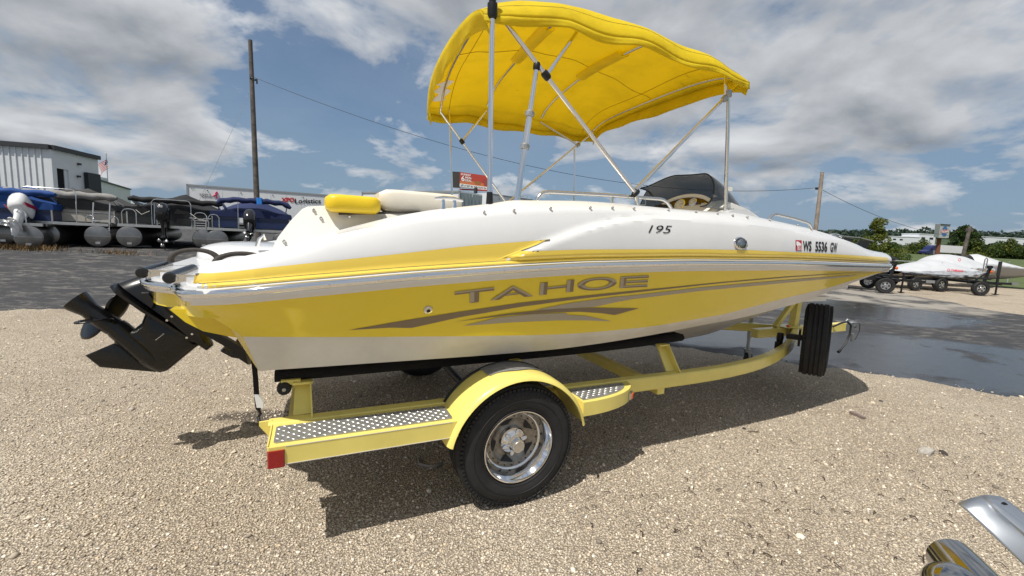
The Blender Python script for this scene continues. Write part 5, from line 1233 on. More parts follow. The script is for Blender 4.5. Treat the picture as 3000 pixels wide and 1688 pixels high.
for k in range(1, 31):
    p = b-d*(.25+k*.41); MB().box(Vector(bl(p, gB+(HB-gB)/2))-n_*.03, (.09, .08, HB-gB-.1), Matrix.Rotation(math.atan2(d.y, d.x), 3, 'Z'), bev=.02).build('wall_rib', 'wall_white', bld)
a2, b2_, d2, n2 = wallq(c1, cR, 0, 0); L2 = (b2_-a2).length
def side_seg(u0, u1, z0, z1, name='wall', m_='wall_white', off=0., th=.15):
    p, q = a2+d2*u0, a2+d2*u1; off_ = n2*(-off)
    return MB().prism([Vector(bl(p, z0))+off_, Vector(bl(q, z0))+off_, Vector(bl(q, z1))+off_, Vector(bl(p, z1))+off_], n2*th).build(name, m_, bld)
if n2.dot(Vector((c0[0]-c1[0], c0[1]-c1[1], 0))) < 0: n2 = -n2
def upix(x):                                   # distance along the side wall of a pixel column
    best = 0; bd = 1e9
    for u in np.linspace(0, L2, 200):
        p = a2+d2*u; q = np.array([p.x, p.y, 4.])-CAM; xx = CX+F*(q@_r)/(q@_f)
        if abs(xx-x) < bd: bd = abs(xx-x); best = u
    return best
uD0, uD1 = upix(169), upix(203); zD1 = 4.95
side_seg(0, uD0, gB, HB); side_seg(uD1, L2, gB, HB); side_seg(uD0, uD1, zD1, HB)
side_seg(uD0-.1, uD1+.1, gB, zD1+.1, 'doorway_interior', 'void', -.16, .05)
side_seg(uD0+.74*(uD1-uD0), uD1, gB, zD1, 'roller_door_leaf', 'wall_white', -.10, .05)
side_seg(upix(246), upix(283), gB+1.5, 5.0, 'lean_to_unit', 'box_dark', .35, .3)
for x, z in ((228, 4.55), (232, 5.6)): u = upix(x); p = a2+d2*u; MB().box(Vector(bl(p, z))-n2*.12, (.22, .22, .16), bev=.03).build('wall_lamp', 'roof_dark', bld)
u = upix(222); p = a2+d2*u; MB().box(Vector(bl(p, 3.4))-n2*.03, (.04, .75, .5), Matrix.Rotation(math.atan2(d2.y, d2.x)-math.pi/2, 3, 'Z')).build('wall_sign', 'wall_white', bld)
rf = [bl(c0, HB), bl(c1, HB), bl(cR, HB)]
for p, q in ((rf[0], rf[1]), (rf[1], rf[2])): MB().beam(Vector(p)+Vector((0, 0, .08)), Vector(q)+Vector((0, 0, .08)), .5, .34).build('roof_edge', 'roof_dark', bld)
MB().add([Vector(bl(c0, HB+.1)), Vector(bl(c1, HB+.1)), Vector(bl(cR, HB+.1)), Vector(bl(cR, HB+.1))+Vector((-14, 0, .6)), Vector(bl(c0, HB+.1))+Vector((-2, 9, .6))], [(0, 1, 2, 3, 4)]).build('roof', 'roof_dark', bld, recalc=False)
# lower annexe to its right
an = empty('low_annexe', (*atd(330, 560, 46)[:2], 0), 0, 'low white flat roofed annexe right of the metal building', 'building')
pA, pB, pC = atd(286, 517, 44), atd(316, 523, 47), atd(381, 556, 55)
MB().prism([(pA[0]-an.location.x, pA[1]-an.location.y, 0), (pB[0]-an.location.x, pB[1]-an.location.y, 0), (pB[0]-an.location.x, pB[1]-an.location.y, pB[2]), (pA[0]-an.location.x, pA[1]-an.location.y, pA[2])], (-3, 2, 0)).build('wall', 'wall_white', an)
MB().prism([(pA[0]-an.location.x, pA[1]-an.location.y, 0), (pC[0]-an.location.x, pC[1]-an.location.y, 0), (pC[0]-an.location.x, pC[1]-an.location.y, pC[2]), (pA[0]-an.location.x, pA[1]-an.location.y, pC[2]+.15)], (-2.9, 2.5, 0)).build('wall', 'wall_white', an)
MB().beam((pA[0]-an.location.x+.05, pA[1]-an.location.y, pC[2]+.2), (pC[0]-an.location.x+.05, pC[1]-an.location.y, pC[2]+.05), .2, .14).build('roof_edge', 'roof_dark', an)
# ---- flag
fp_ = atd(318, 560, 60); fl = empty('flagpole', (fp_[0], fp_[1], 0), 0, 'thin flagpole flying a drooping United States flag beside the low annexe', 'flagpole')
ftop = atd(311, 454, 60)[2]
MB().tube([(0, 0, 0), (0, 0, ftop)], [.07, .035], 8).ell((0, 0, ftop+.06), (.07, .07, .07), 8, 6).build('pole', 'galv', fl)
mat('flag_red', (.45, .02, .03), .8); mat('flag_white', (.75, .75, .75), .8); mat('flag_blue', (.02, .03, .16), .8)
rows_ = []
for i in range(14):
    q = i/13; row = []
    for j in range(9):
        u = j/8; row.append((-.05-u*.85+.10*math.sin(q*5+u*6)*u, .25*math.sin(u*5+q*2), ftop-.25-q*1.6-u*1.3))
    rows_.append(row)
MB().grid(rows_, mfun=lambda i, j: 2 if (i < 7 and j < 3) else (i % 2)).build('flag', ['flag_red', 'flag_white', 'flag_blue'], fl, recalc=False, smooth=60)

# ---- semi trailers
mat('van_white', (.74, .75, .76), .42, noise=.05, nscale=1.0); mat('van_frame', (.35, .36, .37), .5, .4); mat('pink', (.60, .02, .12), .5); mat('txt_red', (.50, .01, .02), .5); mat('txt_black', (.01, .01, .012), .5)
mat('wheel_black', (.015, .015, .016), .8)
def van(name, label, L_, R_px, dl, dr, depthw=2.55, group='white semi trailers parked behind the yard'):
    A_, B_ = atd(*L_, dl), atd(*R_px, dr); zt = (A_[2]+B_[2])/2; a, b = Vector((A_[0], A_[1], 0)), Vector((B_[0], B_[1], 0)); d = (b-a).normalized(); n = Vector((-d.y, d.x, 0))
    if n.y < 0: n = -n
    Lg = (b-a).length; e = empty(name, (a.x, a.y, 0), math.atan2(d.y, d.x), label, 'semi trailer', group)
    z0 = 1.15
    MB().box((Lg/2, depthw/2, (z0+zt)/2), (Lg, depthw, zt-z0)).build('box_body', 'van_white', e)
    MB().box((Lg/2, -.02, zt-.06), (Lg+.06, .05, .14)).box((Lg/2, -.02, z0+.08), (Lg+.06, .05, .18)).build('side_rail', 'van_frame', e)
    for u in (0, Lg): MB().box((u, -.01, (z0+zt)/2), (.12, .07, zt-z0)).build('corner_post', 'van_frame', e)
    k = int(Lg/1.22)
    for i in range(1, k): MB().box((i*Lg/k, -.006, (z0+zt)/2), (.03, .014, zt-z0-.3)).build('panel_seam', 'van_white', e)
    for i in range(1, k, 2): MB().lathe([(.05, 0), (.05, .02), (.0001, .02)], (i*Lg/k+.2, -.025, zt-.42), (0, -1, 0), 8).build('roof_marker', 'decal_black', e)
    for u in (1.2, 2.5):
        for y in (.25, 2.3): MB().lathe([(.0001, -.15), (.3, -.15), (.5, -.13), (.5, .13), (.3, .15), (.0001, .15)], (u, y, .5), (0, 1, 0), 20).build('wheel', 'wheel_black', e)
    for y in (.5, 2.0): MB().box((Lg-2.2, y, .6), (.12, .12, 1.2)).build('landing_leg', 'van_frame', e)
    MB().box((Lg/2, depthw/2, z0-.12), (Lg, 1.0, .2)).build('chassis', 'roof_dark', e)
    M_ = e.matrix_basis
    def uv(x, y):                                  # point of the near side seen at a pixel, in the trailer's frame
        r_ = ray(x, y); o3 = Vector((a.x, a.y, 0)); dv = Vector(r_); t_ = (o3-Vector(CAM)).dot(n)/dv.dot(n); p = Vector(CAM)+dv*t_; return ((p-o3).dot(d), p.z)
    return e, uv, Lg, zt
v1, uv1, Lg1, zt1 = van('semi_trailer', 'white semi trailer with logistics lettering and pink ribbon mark behind the navy pontoon boat', (548, 540), (966, 571), 37, 41.5)
def van_text(e, uv, s, x0, y0, x1, y1, m_, bold=0., name='lettering'):
    a, b = uv(x0, y1), uv(x1, y1); c = uv(x0, y0); text_on(name, s, (a[0], -.032, a[1]), (b[0]-a[0], 0, b[1]-a[1]), (0, 0, c[1]-a[1]), m_, e, bold)
van_text(v1, uv1, 'XPO', 824, 579, 863, 593, 'txt_red', .05); van_text(v1, uv1, 'Logistics', 864, 582, 940, 601, 'txt_black', .02)
van_text(v1, uv1, 'SUSAN G.', 585, 567, 620, 573, 'decal_grey', .02); van_text(v1, uv1, 'Komen', 592, 573, 624, 580, 'decal_grey', .02)
q0 = uv1(624, 578); q1 = uv1(638, 563); u0, zz0, u1, zz1 = q0[0], q0[1], q1[0], q1[1]
MB().tube([(u0, -.04, zz0+.1), (u0+(u1-u0)*.6, -.04, zz0+(zz1-zz0)*.5), (u1, -.04, zz1-.1), (u1-.05, -.04, zz1+.02), (u1-.16, -.04, zz1-.1), (u0+(u1-u0)*.8, -.04, zz0-.1)], .05, 6).build('ribbon_mark', 'pink', v1)
van_text(v1, uv1, '853', 560, 551, 570, 555, 'decal_grey')
v2, uv2, Lg2, zt2 = van('semi_trailer', 'plain white semi trailer with pale doors behind the boat seat', (1062, 564), (1347, 557), 33.5, 28.5)
for k in (0, 1):
    dd = MB().box((Lg2+.05, .66+k*1.24, (1.15+zt2)/2), (.05, 1.14, zt2-1.35)).build('rear_door', 'gate_pale', v2) if 'gate_pale' in M else None
    if dd is None:
        mat('gate_pale', (.42, .50, .49), .5); dd = MB().box((Lg2+.05, .66+k*1.24, (1.15+zt2)/2), (.05, 1.14, zt2-1.35)).build('rear_door', 'gate_pale', v2)
    for q in (.35, .85): MB().tube([(Lg2+.10, .1+k*1.24+q, 1.3), (Lg2+.10, .1+k*1.24+q, zt2-.15)], .025, 6).build('lock_rod', 'van_frame', dd)
v3, uv3, _, _ = van('semi_trailer', 'white semi trailer partly hidden behind the boat gunwale and weeds', (1430, 571), (1560, 580), 42, 47)
# ---- billboard
bbp = atd(1390, 560, 120); bb = empty('billboard', (bbp[0], bbp[1], 0), 0, 'tall red roadside billboard above the white semi trailers', 'billboard')
mat('bb_red', (.42, .05, .035), .6); mat('bb_orange', (.55, .16, .06), .6); mat('bb_brown', (.30, .12, .04), .6); mat('bb_dark', (.05, .045, .045), .7); mat('bb_cup', (.30, .06, .05), .5)
def bbq(x, y): p = atd(x, y, 120+(x-1347)*.03); return Vector((p[0]-bbp[0], p[1]-bbp[1], p[2]))
tl, tr_, br_, bl_ = bbq(1347, 504), bbq(1441, 517), bbq(1441, 558), bbq(1347, 548)
MB().prism([tl, tr_, br_, bl_], (0, .6, 0)).build('panel', 'bb_red', bb)
U, V = tr_-tl, bl_-tl; fr = Vector((0, -.12, 0))
def bb_pt(u, v, e=.12): return tl+U*u+V*v+Vector((0, -e, 0))
MB().add([bb_pt(0, .77), bb_pt(1, .77), bb_pt(1, .98), bb_pt(0, .98)], [(0, 1, 2, 3)]).build('text_band', 'decal_white', bb, recalc=False)
MB().add([bb_pt(0, .60), bb_pt(.45, .50), bb_pt(1, .62), bb_pt(1, .77), bb_pt(0, .77)], [(0, 1, 2, 3, 4)]).build('table_print', 'bb_orange', bb, recalc=False)
MB().add([bb_pt(.55+.11*math.cos(a), .57+.13*math.sin(a), .14) for a in np.linspace(0, 2*math.pi, 20)[:-1]], [tuple(range(19))]).build('bun_print', 'bb_brown', bb, recalc=False)
MB().add([bb_pt(.72, .28, .14), bb_pt(.92, .28, .14), bb_pt(.89, .72, .14), bb_pt(.75, .72, .14)], [(0, 1, 2, 3)]).build('cup_print', 'bb_cup', bb, recalc=False)
for s_, u0, v0, uw, vh, m_ in (("DUNKIN'", .04, .20, .30, .14, 'decal_white'), ('6', .05, .58, .10, .34, 'decal_white'), ('MEAL', .17, .38, .20, .14, 'decal_white'), ('DEAL', .17, .57, .20, .15, 'decal_white'), ('LEFT AT EXIT 293. THEN SOUTH ON THE R', .03, .94, .94, .13, 'decal_black')):
    text_on('print', s_, bb_pt(u0, v0, .16), U*uw, -V*vh, m_, bb, .02)
MB().box(((bbq(1335, 530).x), 1.5, (tl.z+bl_.z)/2), (2.4, .4, 4.4)).build('back_frame', 'bb_dark', bb)
MB().box(tuple((bl_+br_)/2+Vector((0, .3, -.35))), (U.length, .9, .35)).build('catwalk', 'bb_red', bb)
MB().tube([(tuple(bl_*.5+br_*.5)[0], .8, 0), (tuple(bl_*.5+br_*.5)[0], .8, bl_.z)], .5, 12).build('post', 'bb_dark', bb)

# ---- utility poles and wires
mat('pole_wood', (.115, .10, .088), .9, noise=.5, nscale=3, bump=.4, bscale=30); mat('pole_pale', (.26, .21, .17), .9, noise=.4, nscale=3)
def upole(top, base_px, depth, r0, r1, m_, label, name='utility_pole'):
    T, B = atd(*top, depth), atd(*base_px, depth); T, B = Vector(T), Vector(B); d = (B-T).normalized(); g = T+d*((T.z-gz(T.x, T.y)+.0)/-d.z)
    e = empty(name, g, 0, label, 'pole'); MB().tube([(0, 0, -.05), tuple(T-g)], [r1, r0], 12).build('pole_shaft', m_, e, smooth=50); return e, g, T
e1, g1, T1 = upole((733, 118), (752, 575), 24, .105, .155, 'pole_wood', 'tall grey wooden pole carrying a wire, behind the navy pontoon boat')
w1 = Vector(atd(742, 232, 24))
MB().tube([w1-g1+Vector((.15*math.cos(a), .15*math.sin(a), .03*math.sin(a*3))) for a in np.linspace(0, 6.2, 20)], .025, 6).box(w1-g1+Vector((.2, 0, -.12)), (.06, .06, .25)).build('wire_clamp', 'wire_black', e1)
e2, g2, T2 = upole((2409, 505), (2390, 670), 27, .10, .13, 'pole_pale', 'pale leaning wooden pole carrying a wire, beyond the bow rail')
w2 = Vector(atd(2399, 553, 27))
MB().box(w2-g2+Vector((-.14, 0, 0)), (.14, .08, .14)).build('wire_clamp', 'wire_black', e2)
def wire(pts_px, deps, label, r=.014, nm='overhead_wire'):
    P = np.array([atd(x, y, d_) for (x, y), d_ in zip(pts_px, deps)]); x = [p[0] for p in pts_px]
    X = np.linspace(x[0], x[-1], 60); Y = np.interp(X, x, [p[1] for p in pts_px]); 
    cf = np.polyfit(x, [p[1] for p in pts_px], min(3, len(pts_px)-1)); Y = np.polyval(cf, X); Dp = np.interp(X, [x[0], x[-1]], [deps[0], deps[-1]])
    P = [tuple(atd(a, b, c)) for a, b, c in zip(X, Y, Dp)]
    return tag(MB().tube(P, r, 5, caps=True).build(nm, 'wire_black', None), label, 'wire')
wire([(745, 230), (1000, 318), (1300, 420), (1530, 490), (1860, 540), (2130, 553), (2398, 553)], [24]*6+[27], 'long sagging overhead wire between the grey pole and the pale pole', .013)
wire([(2411, 557), (2480, 594), (2561, 628), (2640, 657), (2712, 679), (2790, 692)], [27]*5+[40], 'overhead wire sloping down from the pale pole toward the sign', .014)
wire([(2846, 675), (2868, 679), (2930, 683), (3010, 682)], [38]*4, 'short overhead wire running from the grey pole right of the sign', .016)
P = [tuple(atd(740, 245, 24)), tuple(atd(700, 340, 23.6)), tuple(atd(585, 585, 22.5)), tuple(atd(567, 625, 22.4))]; tag(MB().tube(P, .008, 5).build('guy_wire', 'galv', None), 'thin guy wire slanting down from the tall grey wooden pole', 'wire')
e3, g3, T3 = upole((2842, 664), (2822, 748), 38, .13, .16, 'pole_wood', 'grey leaning wooden pole right of the globe sign')
MB().box(T3-g3+Vector((0, 0, -.3)), (.5, .2, .3)).build('crossarm', 'pole_wood', e3)

# ---- globe sign
sgp = atd(2752, 770, 55); sg_ = empty('pole_sign', (sgp[0], sgp[1], gz(sgp[0], sgp[1])), 0, 'grey box sign with blue globe and red banner on a rusty pole', 'sign')
mat('rust', (.20, .065, .03), .9, noise=.6, nscale=2.5, col2=(.10, .05, .035)); mat('sign_grey', (.42, .43, .43), .6); mat('sign_blue', (.03, .16, .42), .5); mat('sign_red', (.45, .03, .05), .5)
def sp(x, y, d_=55): p = atd(x, y, d_); return Vector((p[0]-sgp[0], p[1]-sgp[1], p[2]-gz(sgp[0], sgp[1])))
a_, b_, c_, d_ = sp(2755, 657), sp(2784, 659, 55.6), sp(2779, 698, 55.6), sp(2750, 697)
off = sp(2740, 656, 56.5)-a_
MB().prism([a_, b_, c_, d_], off).build('sign_box', 'sign_grey', sg_)
MB().tube([sp(2752, 697, 55.8), Vector((sp(2742, 775, 55.8)))], .22, 10).build('sign_pole', 'rust', sg_)
MB().beam(a_+Vector((0, -.05, 0)), b_+Vector((0, -.05, 0)), .08, .08).build('sign_trim', 'roof_dark', sg_)
U, V = b_-a_, d_-a_
def sq(u, v, e=.03): return a_+U*u+V*v+Vector((-.0, -e, 0))
for v0, v1, w_ in ((.13, .20, .16), (.23, .33, .25), (.64, .73, .25), (.76, .84, .16)):
    MB().add([sq(.5-w_, v0+.03), sq(.5, v0), sq(.5+w_, v0+.03), sq(.5+w_, v1+.02), sq(.5, v1), sq(.5-w_, v1+.02)], [tuple(range(6))]).build('globe_band', 'sign_blue', sg_, recalc=False)
MB().add([sq(.12, .40), sq(.5, .40), sq(.88, .34), sq(.86, .56), sq(.5, .63), sq(.12, .63)], [tuple(range(6))]).build('banner', 'sign_red', sg_, recalc=False)
MB().add([sq(.15, .43, .04), sq(.5, .43, .04), sq(.85, .38, .04), sq(.83, .54, .04), sq(.5, .60, .04), sq(.15, .60, .04)], [tuple(range(6))]).build('banner_face', 'decal_white', sg_, recalc=False)
text_on('lettering', 'UTILITY', sq(.17, .58, .05), U*.64-V*.045, -V*.13, 'sign_red', sg_, .03)

# ---- truck on the road beyond the field
RD = 165
def road_pt(x, d_): p = atd(x, 745, d_); return np.array([p[0], p[1]])
tk0 = atd(2700, 748, RD-2); tk = empty('road_truck', (tk0[0], tk0[1], 1.5), 0, 'blue tractor pulling a long white semi trailer along the road beyond the field', 'truck')
tdir = Vector((*(atd(2905, 748, RD+10)[:2]-tk0[:2]), 0)).normalized(); tk.rotation_euler = (0, 0, math.atan2(tdir.y, tdir.x))
mat('truck_blue', (.006, .014, .085), .3, coat=.4)
prof = [(0, .5), (0, 1.25), (1.5, 1.65), (2.3, 2.2), (3.0, 3.0), (4.0, 3.55), (5.4, 3.8), (5.4, .5)]
MB().prism([(x, -1.2, z) for x, z in prof], (0, 2.4, 0)).build('tractor_body', 'truck_blue', tk)
MB().prism([(2.1, -1.23, 1.8), (2.9, -1.23, 2.55), (3.5, -1.23, 2.55), (3.5, -1.23, 1.8)], (0, .05, 0)).build('cab_window', 'void', tk)
MB().box((4.4, -1.22, 1.0), (1.1, .1, 1.6)).build('side_fairing', 'galv', tk)
MB().box((13.6, 0, 2.55), (15.6, 2.5, 2.8)).build('trailer_box', 'van_white', tk)
for x in (1.0, 4.3, 5.4, 18.6, 19.9):
    for y in (-1.05, 1.05): MB().lathe([(.0001, -.15), (.5, -.13), (.5, .13), (.0001, .15)], (x, y, .5), (0, 1, 0), 16).build('wheel', 'wheel_black', tk)
# road ribbon and its dry shoulders
def ribbon(name, d0, d1, z, m_, xs=range(1500, 4200, 60)):
    g = [[], []]
    for x in xs:
        for k, dd in enumerate((d0, d1)): p = atd(x, 745, dd+(x-2700)*.03); g[k].append((p[0], p[1], z))
    o = MB().grid(g).build(name, m_, None, recalc=False); o['kind'] = 'structure'
ribbon('shoulder', 112, 182, 1.49, 'shoulder'); ribbon('road', 152, 174, 1.50, 'road')
# ================================================================== RIGHT SIDE: COVERED BOATS, TRAILERS, FENCE
mat('cover_silver', (.52, .53, .55), .45, noise=.08, nscale=3, bump=.5, bscale=5); mat('cover_silver_dark', (.34, .35, .37), .36, noise=.5, nscale=5, bump=.9, bscale=6); mat('hull_pale', (.52, .49, .43), .35, coat=.3); mat('hull_grey', (.36, .36, .37), .3, coat=.3)
mat('trailer_black', (.012, .012, .013), .35, noise=.3, nscale=10); mat('spoke', (.55, .55, .56), .25, .9); mat('orange_lens', (.7, .12, .02), .3); mat('logo_red', (.55, .02, .05), .5)
def cov_boat(name, label, top, sheer, keel, dl, dr, beam, cov, cov2, hullm, text=None, group=None, bow='R'):
    x0, x1 = top[0][0], top[-1][0]; A_ = Vector(atd(x0, top[0][1], dl)); B_ = Vector(atd(x1, top[-1][1], dr)); a = Vector((A_.x, A_.y, 0)); b = Vector((B_.x, B_.y, 0)); d = (b-a).normalized(); n = Vector((-d.y, d.x, 0)); n = n if n.y > 0 else -n
    e = empty(name, (a.x, a.y, 0), math.atan2(d.y, d.x), label, 'boat', group); L = (b-a).length
    def zat(x, lst, u):
        p = a+d*(L*u); y = np.interp(x, [q[0] for q in lst], [q[1] for q in lst]); dep = dl+(dr-dl)*u; return float(atd(x, y, dep)[2])
    rows_ = []; K_ = 41; lines = []
    for i in range(K_):
        u = i/(K_-1); x = x0+(x1-x0)*u; zt, zs, zk = zat(x, top, u), zat(x, sheer, u), max(.35, zat(x, keel, u)); zt = max(zt, zs+.01)
        q = u if bow == 'R' else 1-u; hw = beam/2*(min(1, (.62+2.2*q))*(1 if q < .55 else max(.02, (1-((q-.55)/.45)**2.2)))); lines.append((u, hw, zs, zt))
        row = [(L*u, beam/2-0, zk), (L*u, beam/2-hw*.80, zk+(zs-zk)*.42), (L*u, beam/2-hw*.97, zs-(zs-zk)*.12)]
        fold = .025*math.sin(u*70)*min(1, hw)
        row += [(L*u, beam/2-hw*1.02-fold, zs-.02), (L*u, beam/2-hw*1.02+fold*.4, zs+(zt-zs)*.10+.015)]
        for k in range(1, 9):
            v = k/8; row.append((L*u, beam/2-hw*(1-v)**.9*(1.0), zs+(zt-zs)*(1-(1-v)**1.7)+.012*math.sin(u*33+v*6)*(1-v)))
        rows_.append(row+[(p[0], beam-p[1], p[2]) for p in reversed(row[:-1])])
    n_ = len(rows_[0]); h = 3
    MB().grid([r[:h+1]+r[n_-h-1:] if False else r for r in rows_], mfun=lambda i, j: 2 if j < 3 or j >= n_-4 else (1 if j in (3, 4, 5, n_-5, n_-6) else 0)).build('hull_and_cover', [cov, cov2, hullm], e, smooth=60)
    def pt(u, v, out=.03):
        i = min(K_-2, int(u*(K_-1))); f_ = u*(K_-1)-i; j = 4+v*8; j0 = int(j); g_ = j-j0
        def P(ii, jj): return Vector(rows_[ii][jj])
        p = (P(i, j0)*(1-g_)+P(i, j0+1)*g_)*(1-f_)+(P(i+1, j0)*(1-g_)+P(i+1, j0+1)*g_)*f_; return p+Vector((0, -out, out*.3))
    if text:
        bv = BVHTree.FromPolygons([Vector((a.x, a.y, 0))+d*p[0]+n*p[1]+Vector((0, 0, p[2])) for r in rows_ for p in r], [(i*n_+j, i*n_+j+1, (i+1)*n_+j+1, (i+1)*n_+j) for i in range(K_-1) for j in range(n_-1)])
        def pt(x, y, out=.02):
            dv = Vector(ray(x, y)).normalized(); h_, nn_, _, _ = bv.ray_cast(Vector(CAM), dv)
            if h_ is None: return None
            h_ = h_-dv*out-Vector((a.x, a.y, 0)); return Vector((h_.dot(d), h_.dot(n), h_.z))
        x0_, x1_, y0_, y1_ = text; uv, fs, _ = text_mesh('YAMAHA', .03); pts = [pt(x0_+(x1_-x0_)*a_, y1_+(y0_-y1_)*b_+.08*(x1_-x0_)*a_) for a_, b_ in uv]
        if all(p is not None for p in pts): MB().add(pts, fs).build('cover_lettering', 'logo_red', e, recalc=False, smooth=0)
        xc, yc, r_ = x0_-7, (y0_+y1_)/2, 4.2
        ring_ = [[pt(xc+r_*k*math.cos(t), yc+r_*k*math.sin(t)) for t in np.linspace(0, 2*math.pi, 17)] for k in (1., .68)]
        if all(p is not None for r in ring_ for p in r): MB().grid(ring_).build('cover_emblem', 'logo_red', e, recalc=False, smooth=0)
    return e, L, d, n
GB = 'covered boats on black trailers beyond the asphalt'
keelA = [(2660, 812), (2720, 822), (2800, 832), (2880, 828), (2985, 805)]
e_, LA, dA, nA = cov_boat('covered_boat', 'boat under a silver cover, lower red lettering, in front on a black trailer',
    [(2672, 797), (2700, 789), (2741, 777), (2775, 770), (2800, 766), (2830, 768), (2860, 776), (2890, 786), (2925, 795), (2974, 804)],
    [(2672, 799), (2730, 806), (2770, 811), (2810, 812), (2870, 808), (2890, 802), (2974, 805)], [(2672, 812), (2720, 822), (2800, 831), (2900, 832), (2940, 822), (2974, 807)], 18.0, 18.6, 2.2, 'cover_silver', 'cover_silver_dark', 'hull_pale', (2786, 2822, 788, 795), GB)
cov_boat('covered_boat', 'boat under a silver cover with upper red lettering, standing behind the lower covered boat',
    [(2770, 775), (2784, 766), (2800, 753), (2822, 748), (2850, 749), (2880, 754), (2915, 768), (2960, 790), (2990, 800)],
    [(2770, 790), (2880, 790), (2990, 801)], [(2770, 822), (2900, 824), (2990, 803)], 20.8, 21.4, 2.2, 'cover_silver', 'cover_silver', 'hull_pale', (2818, 2852, 758, 764.5), GB)
cov_boat('covered_boat', 'larger boat with grey hull under a silver cover at the end of the row',
    [(2880, 748), (2905, 746), (2920, 751), (2960, 764), (3000, 776), (3060, 792), (3120, 806)],
    [(2880, 775), (2930, 780), (3000, 788), (3120, 808)], [(2880, 826), (3000, 824), (3080, 815), (3120, 810)], 22.0, 21.0, 2.3, 'cover_silver', 'cover_silver', 'hull_grey', None, GB)
cov_boat('covered_boat', 'grey hulled boat with a black cover and pointed bow just beyond the yellow bow',
    [(2380, 728), (2440, 722), (2500, 724), (2560, 730), (2600, 737), (2640, 748), (2681, 761)],
    [(2380, 752), (2600, 760), (2681, 764)], [(2380, 800), (2560, 800), (2620, 788), (2681, 766)], 17.0, 16.0, 2.3, 'cover_black', 'cover_black', 'hull_grey', None, GB)
# wake tower and racks over the black-covered boat
tw = empty('wake_tower', atd(2500, 740, 16.4), 0, 'black board rack tower standing above the black covered boat', 'tower'); o_ = Vector(tw.location)
def tp(x, y, d_=16.4): return Vector(atd(x, y, d_))-o_
MB().tube([tp(2428, 683), tp(2470, 692), tp(2520, 697), tp(2560, 707)], .018, 8).build('tower_bar', 'galv', tw)
MB().prism([tp(2528, 704), tp(2552, 706), tp(2541, 727), tp(2520, 724)], (0, .15, 0)).build('board_rack', 'black_plastic', tw)
MB().prism([tp(2482, 697), tp(2503, 700), tp(2494, 711), tp(2480, 706)], (0, .15, 0)).build('board_rack', 'black_plastic', tw)
MB().tube([tp(2520, 697), tp(2500, 735)], .02, 8).build('tower_leg', 'black_plastic', tw); MB().tube([tp(2470, 692), tp(2455, 735)], .02, 8).build('tower_leg', 'black_plastic', tw)
# black boat trailers
def blk_trailer(label, xa, xb, y, dl, dr, wheels, winch, jack, wide=1.7, roll=False):
    A_ = Vector(atz(xa, y+18, 0)); A_ = Vector(atd(xa, y, dl)); B_ = Vector(atd(xb, y+ (xb-xa)*.05, dr)); a = Vector((A_.x, A_.y, 0)); b = Vector((B_.x, B_.y, 0)); d = (b-a).normalized(); L = (b-a).length
    e = empty('black_trailer', (a.x, a.y, 0), math.atan2(d.y, d.x), label, 'trailer', 'black boat trailers beyond the asphalt')
    for yy in (0, wide): MB().box((L/2, yy, .50), (L, .07, .11)).build('frame_rail', 'trailer_black', e); MB().box((L*.42, yy+.2*(1 if yy == 0 else -1), .66), (L*.72, .10, .08)).build('bunk', 'carpet_black', e)
    for u in (.08, .4, .7, .96): MB().box((L*u, wide/2, .50), (.08, wide, .09)).build('cross_member', 'trailer_black', e)
    MB().box((L+.5, wide/2, .48), (1.1, .08, .09)).build('tongue', 'trailer_black', e); MB().box((L+1.12, wide/2, .5), (.25, .10, .10)).build('coupler', 'galv', e)
    for u in wheels:
        for yy, sgn in ((-.16, -1), (wide+.16, 1)):
            w_ = MB().lathe([(.17, -.08), (.26, -.09), (.285, -.06), (.285, .06), (.26, .09), (.17, .08)], (L*u, yy, .285), (0, 1, 0), 26, close=True).build('wheel', 'black_rubber', e)
            MB().lathe([(.17, .0), (.15, .05), (.06, .05), (.05, .08), (.0001, .08)], (L*u, yy, .285), (0, sgn, 0), 20).build('rim', 'spoke', w_)
            for k in range(5): t = 2*math.pi*k/5; MB().box((L*u+.10*math.cos(t), yy+sgn*.055, .285+.10*math.sin(t)), (.05, .01, .05)).build('rim_window', 'void', w_)
        MB().box((L*u, -.16, .68), (.62, .20, .025)).build('fender', 'trailer_black', e)
    wx = L*winch; MB().beam((wx, wide/2, .5), (wx+.12, wide/2, 1.10), .08, .08).beam((wx-.35, wide/2, .52), (wx+.05, wide/2, .88), .05, .05).build('winch_post', 'trailer_black', e)
    MB().tube([(wx+.08, wide/2-.1, 1.12), (wx+.08, wide/2+.1, 1.12)], .07, 12).build('winch', 'trailer_black', e); MB().ell((wx+.15, wide/2-.06, .93), (.05, .04, .06), 8, 6).build('marker_light', 'orange_lens', e)
    jx_ = L+jack; MB().tube([(jx_, wide/2-.1, .0), (jx_, wide/2-.1, .78)], .032, 8).box((jx_, wide/2-.1, .02), (.16, .16, .03)).build('jack', 'trailer_black', e)
    if roll:
        for yy in (-.1,): g_ = MB().tube([(L*.78, yy, .5), (L*.78, yy, 1.28)], .03, 8).build('guide_post', 'trailer_black', e); MB().tube([(L*.78, yy, .82), (L*.78, yy, 1.38)], .055, 10).build('guide_roller', 'black_rubber', g_)
        MB().tube([(L*.95, wide/2, .9), (L*.95, wide/2, 1.42), (L*.99, wide/2, 1.50), (L*1.03, wide/2, 1.42), (L*1.03, wide/2, 1.05)], .02, 8).build('wire_hoop', 'galv', e)
    return e
blk_trailer('black boat trailer with winch post below the black covered boat', 2480, 2640, 800, 16.6, 15.9, (.72,), .95, .3)
blk_trailer('black boat trailer with chrome wheel under the lower silver covered boat', 2650, 2790, 812, 17.9, 18.2, (.15, .68), 1.12, .35)
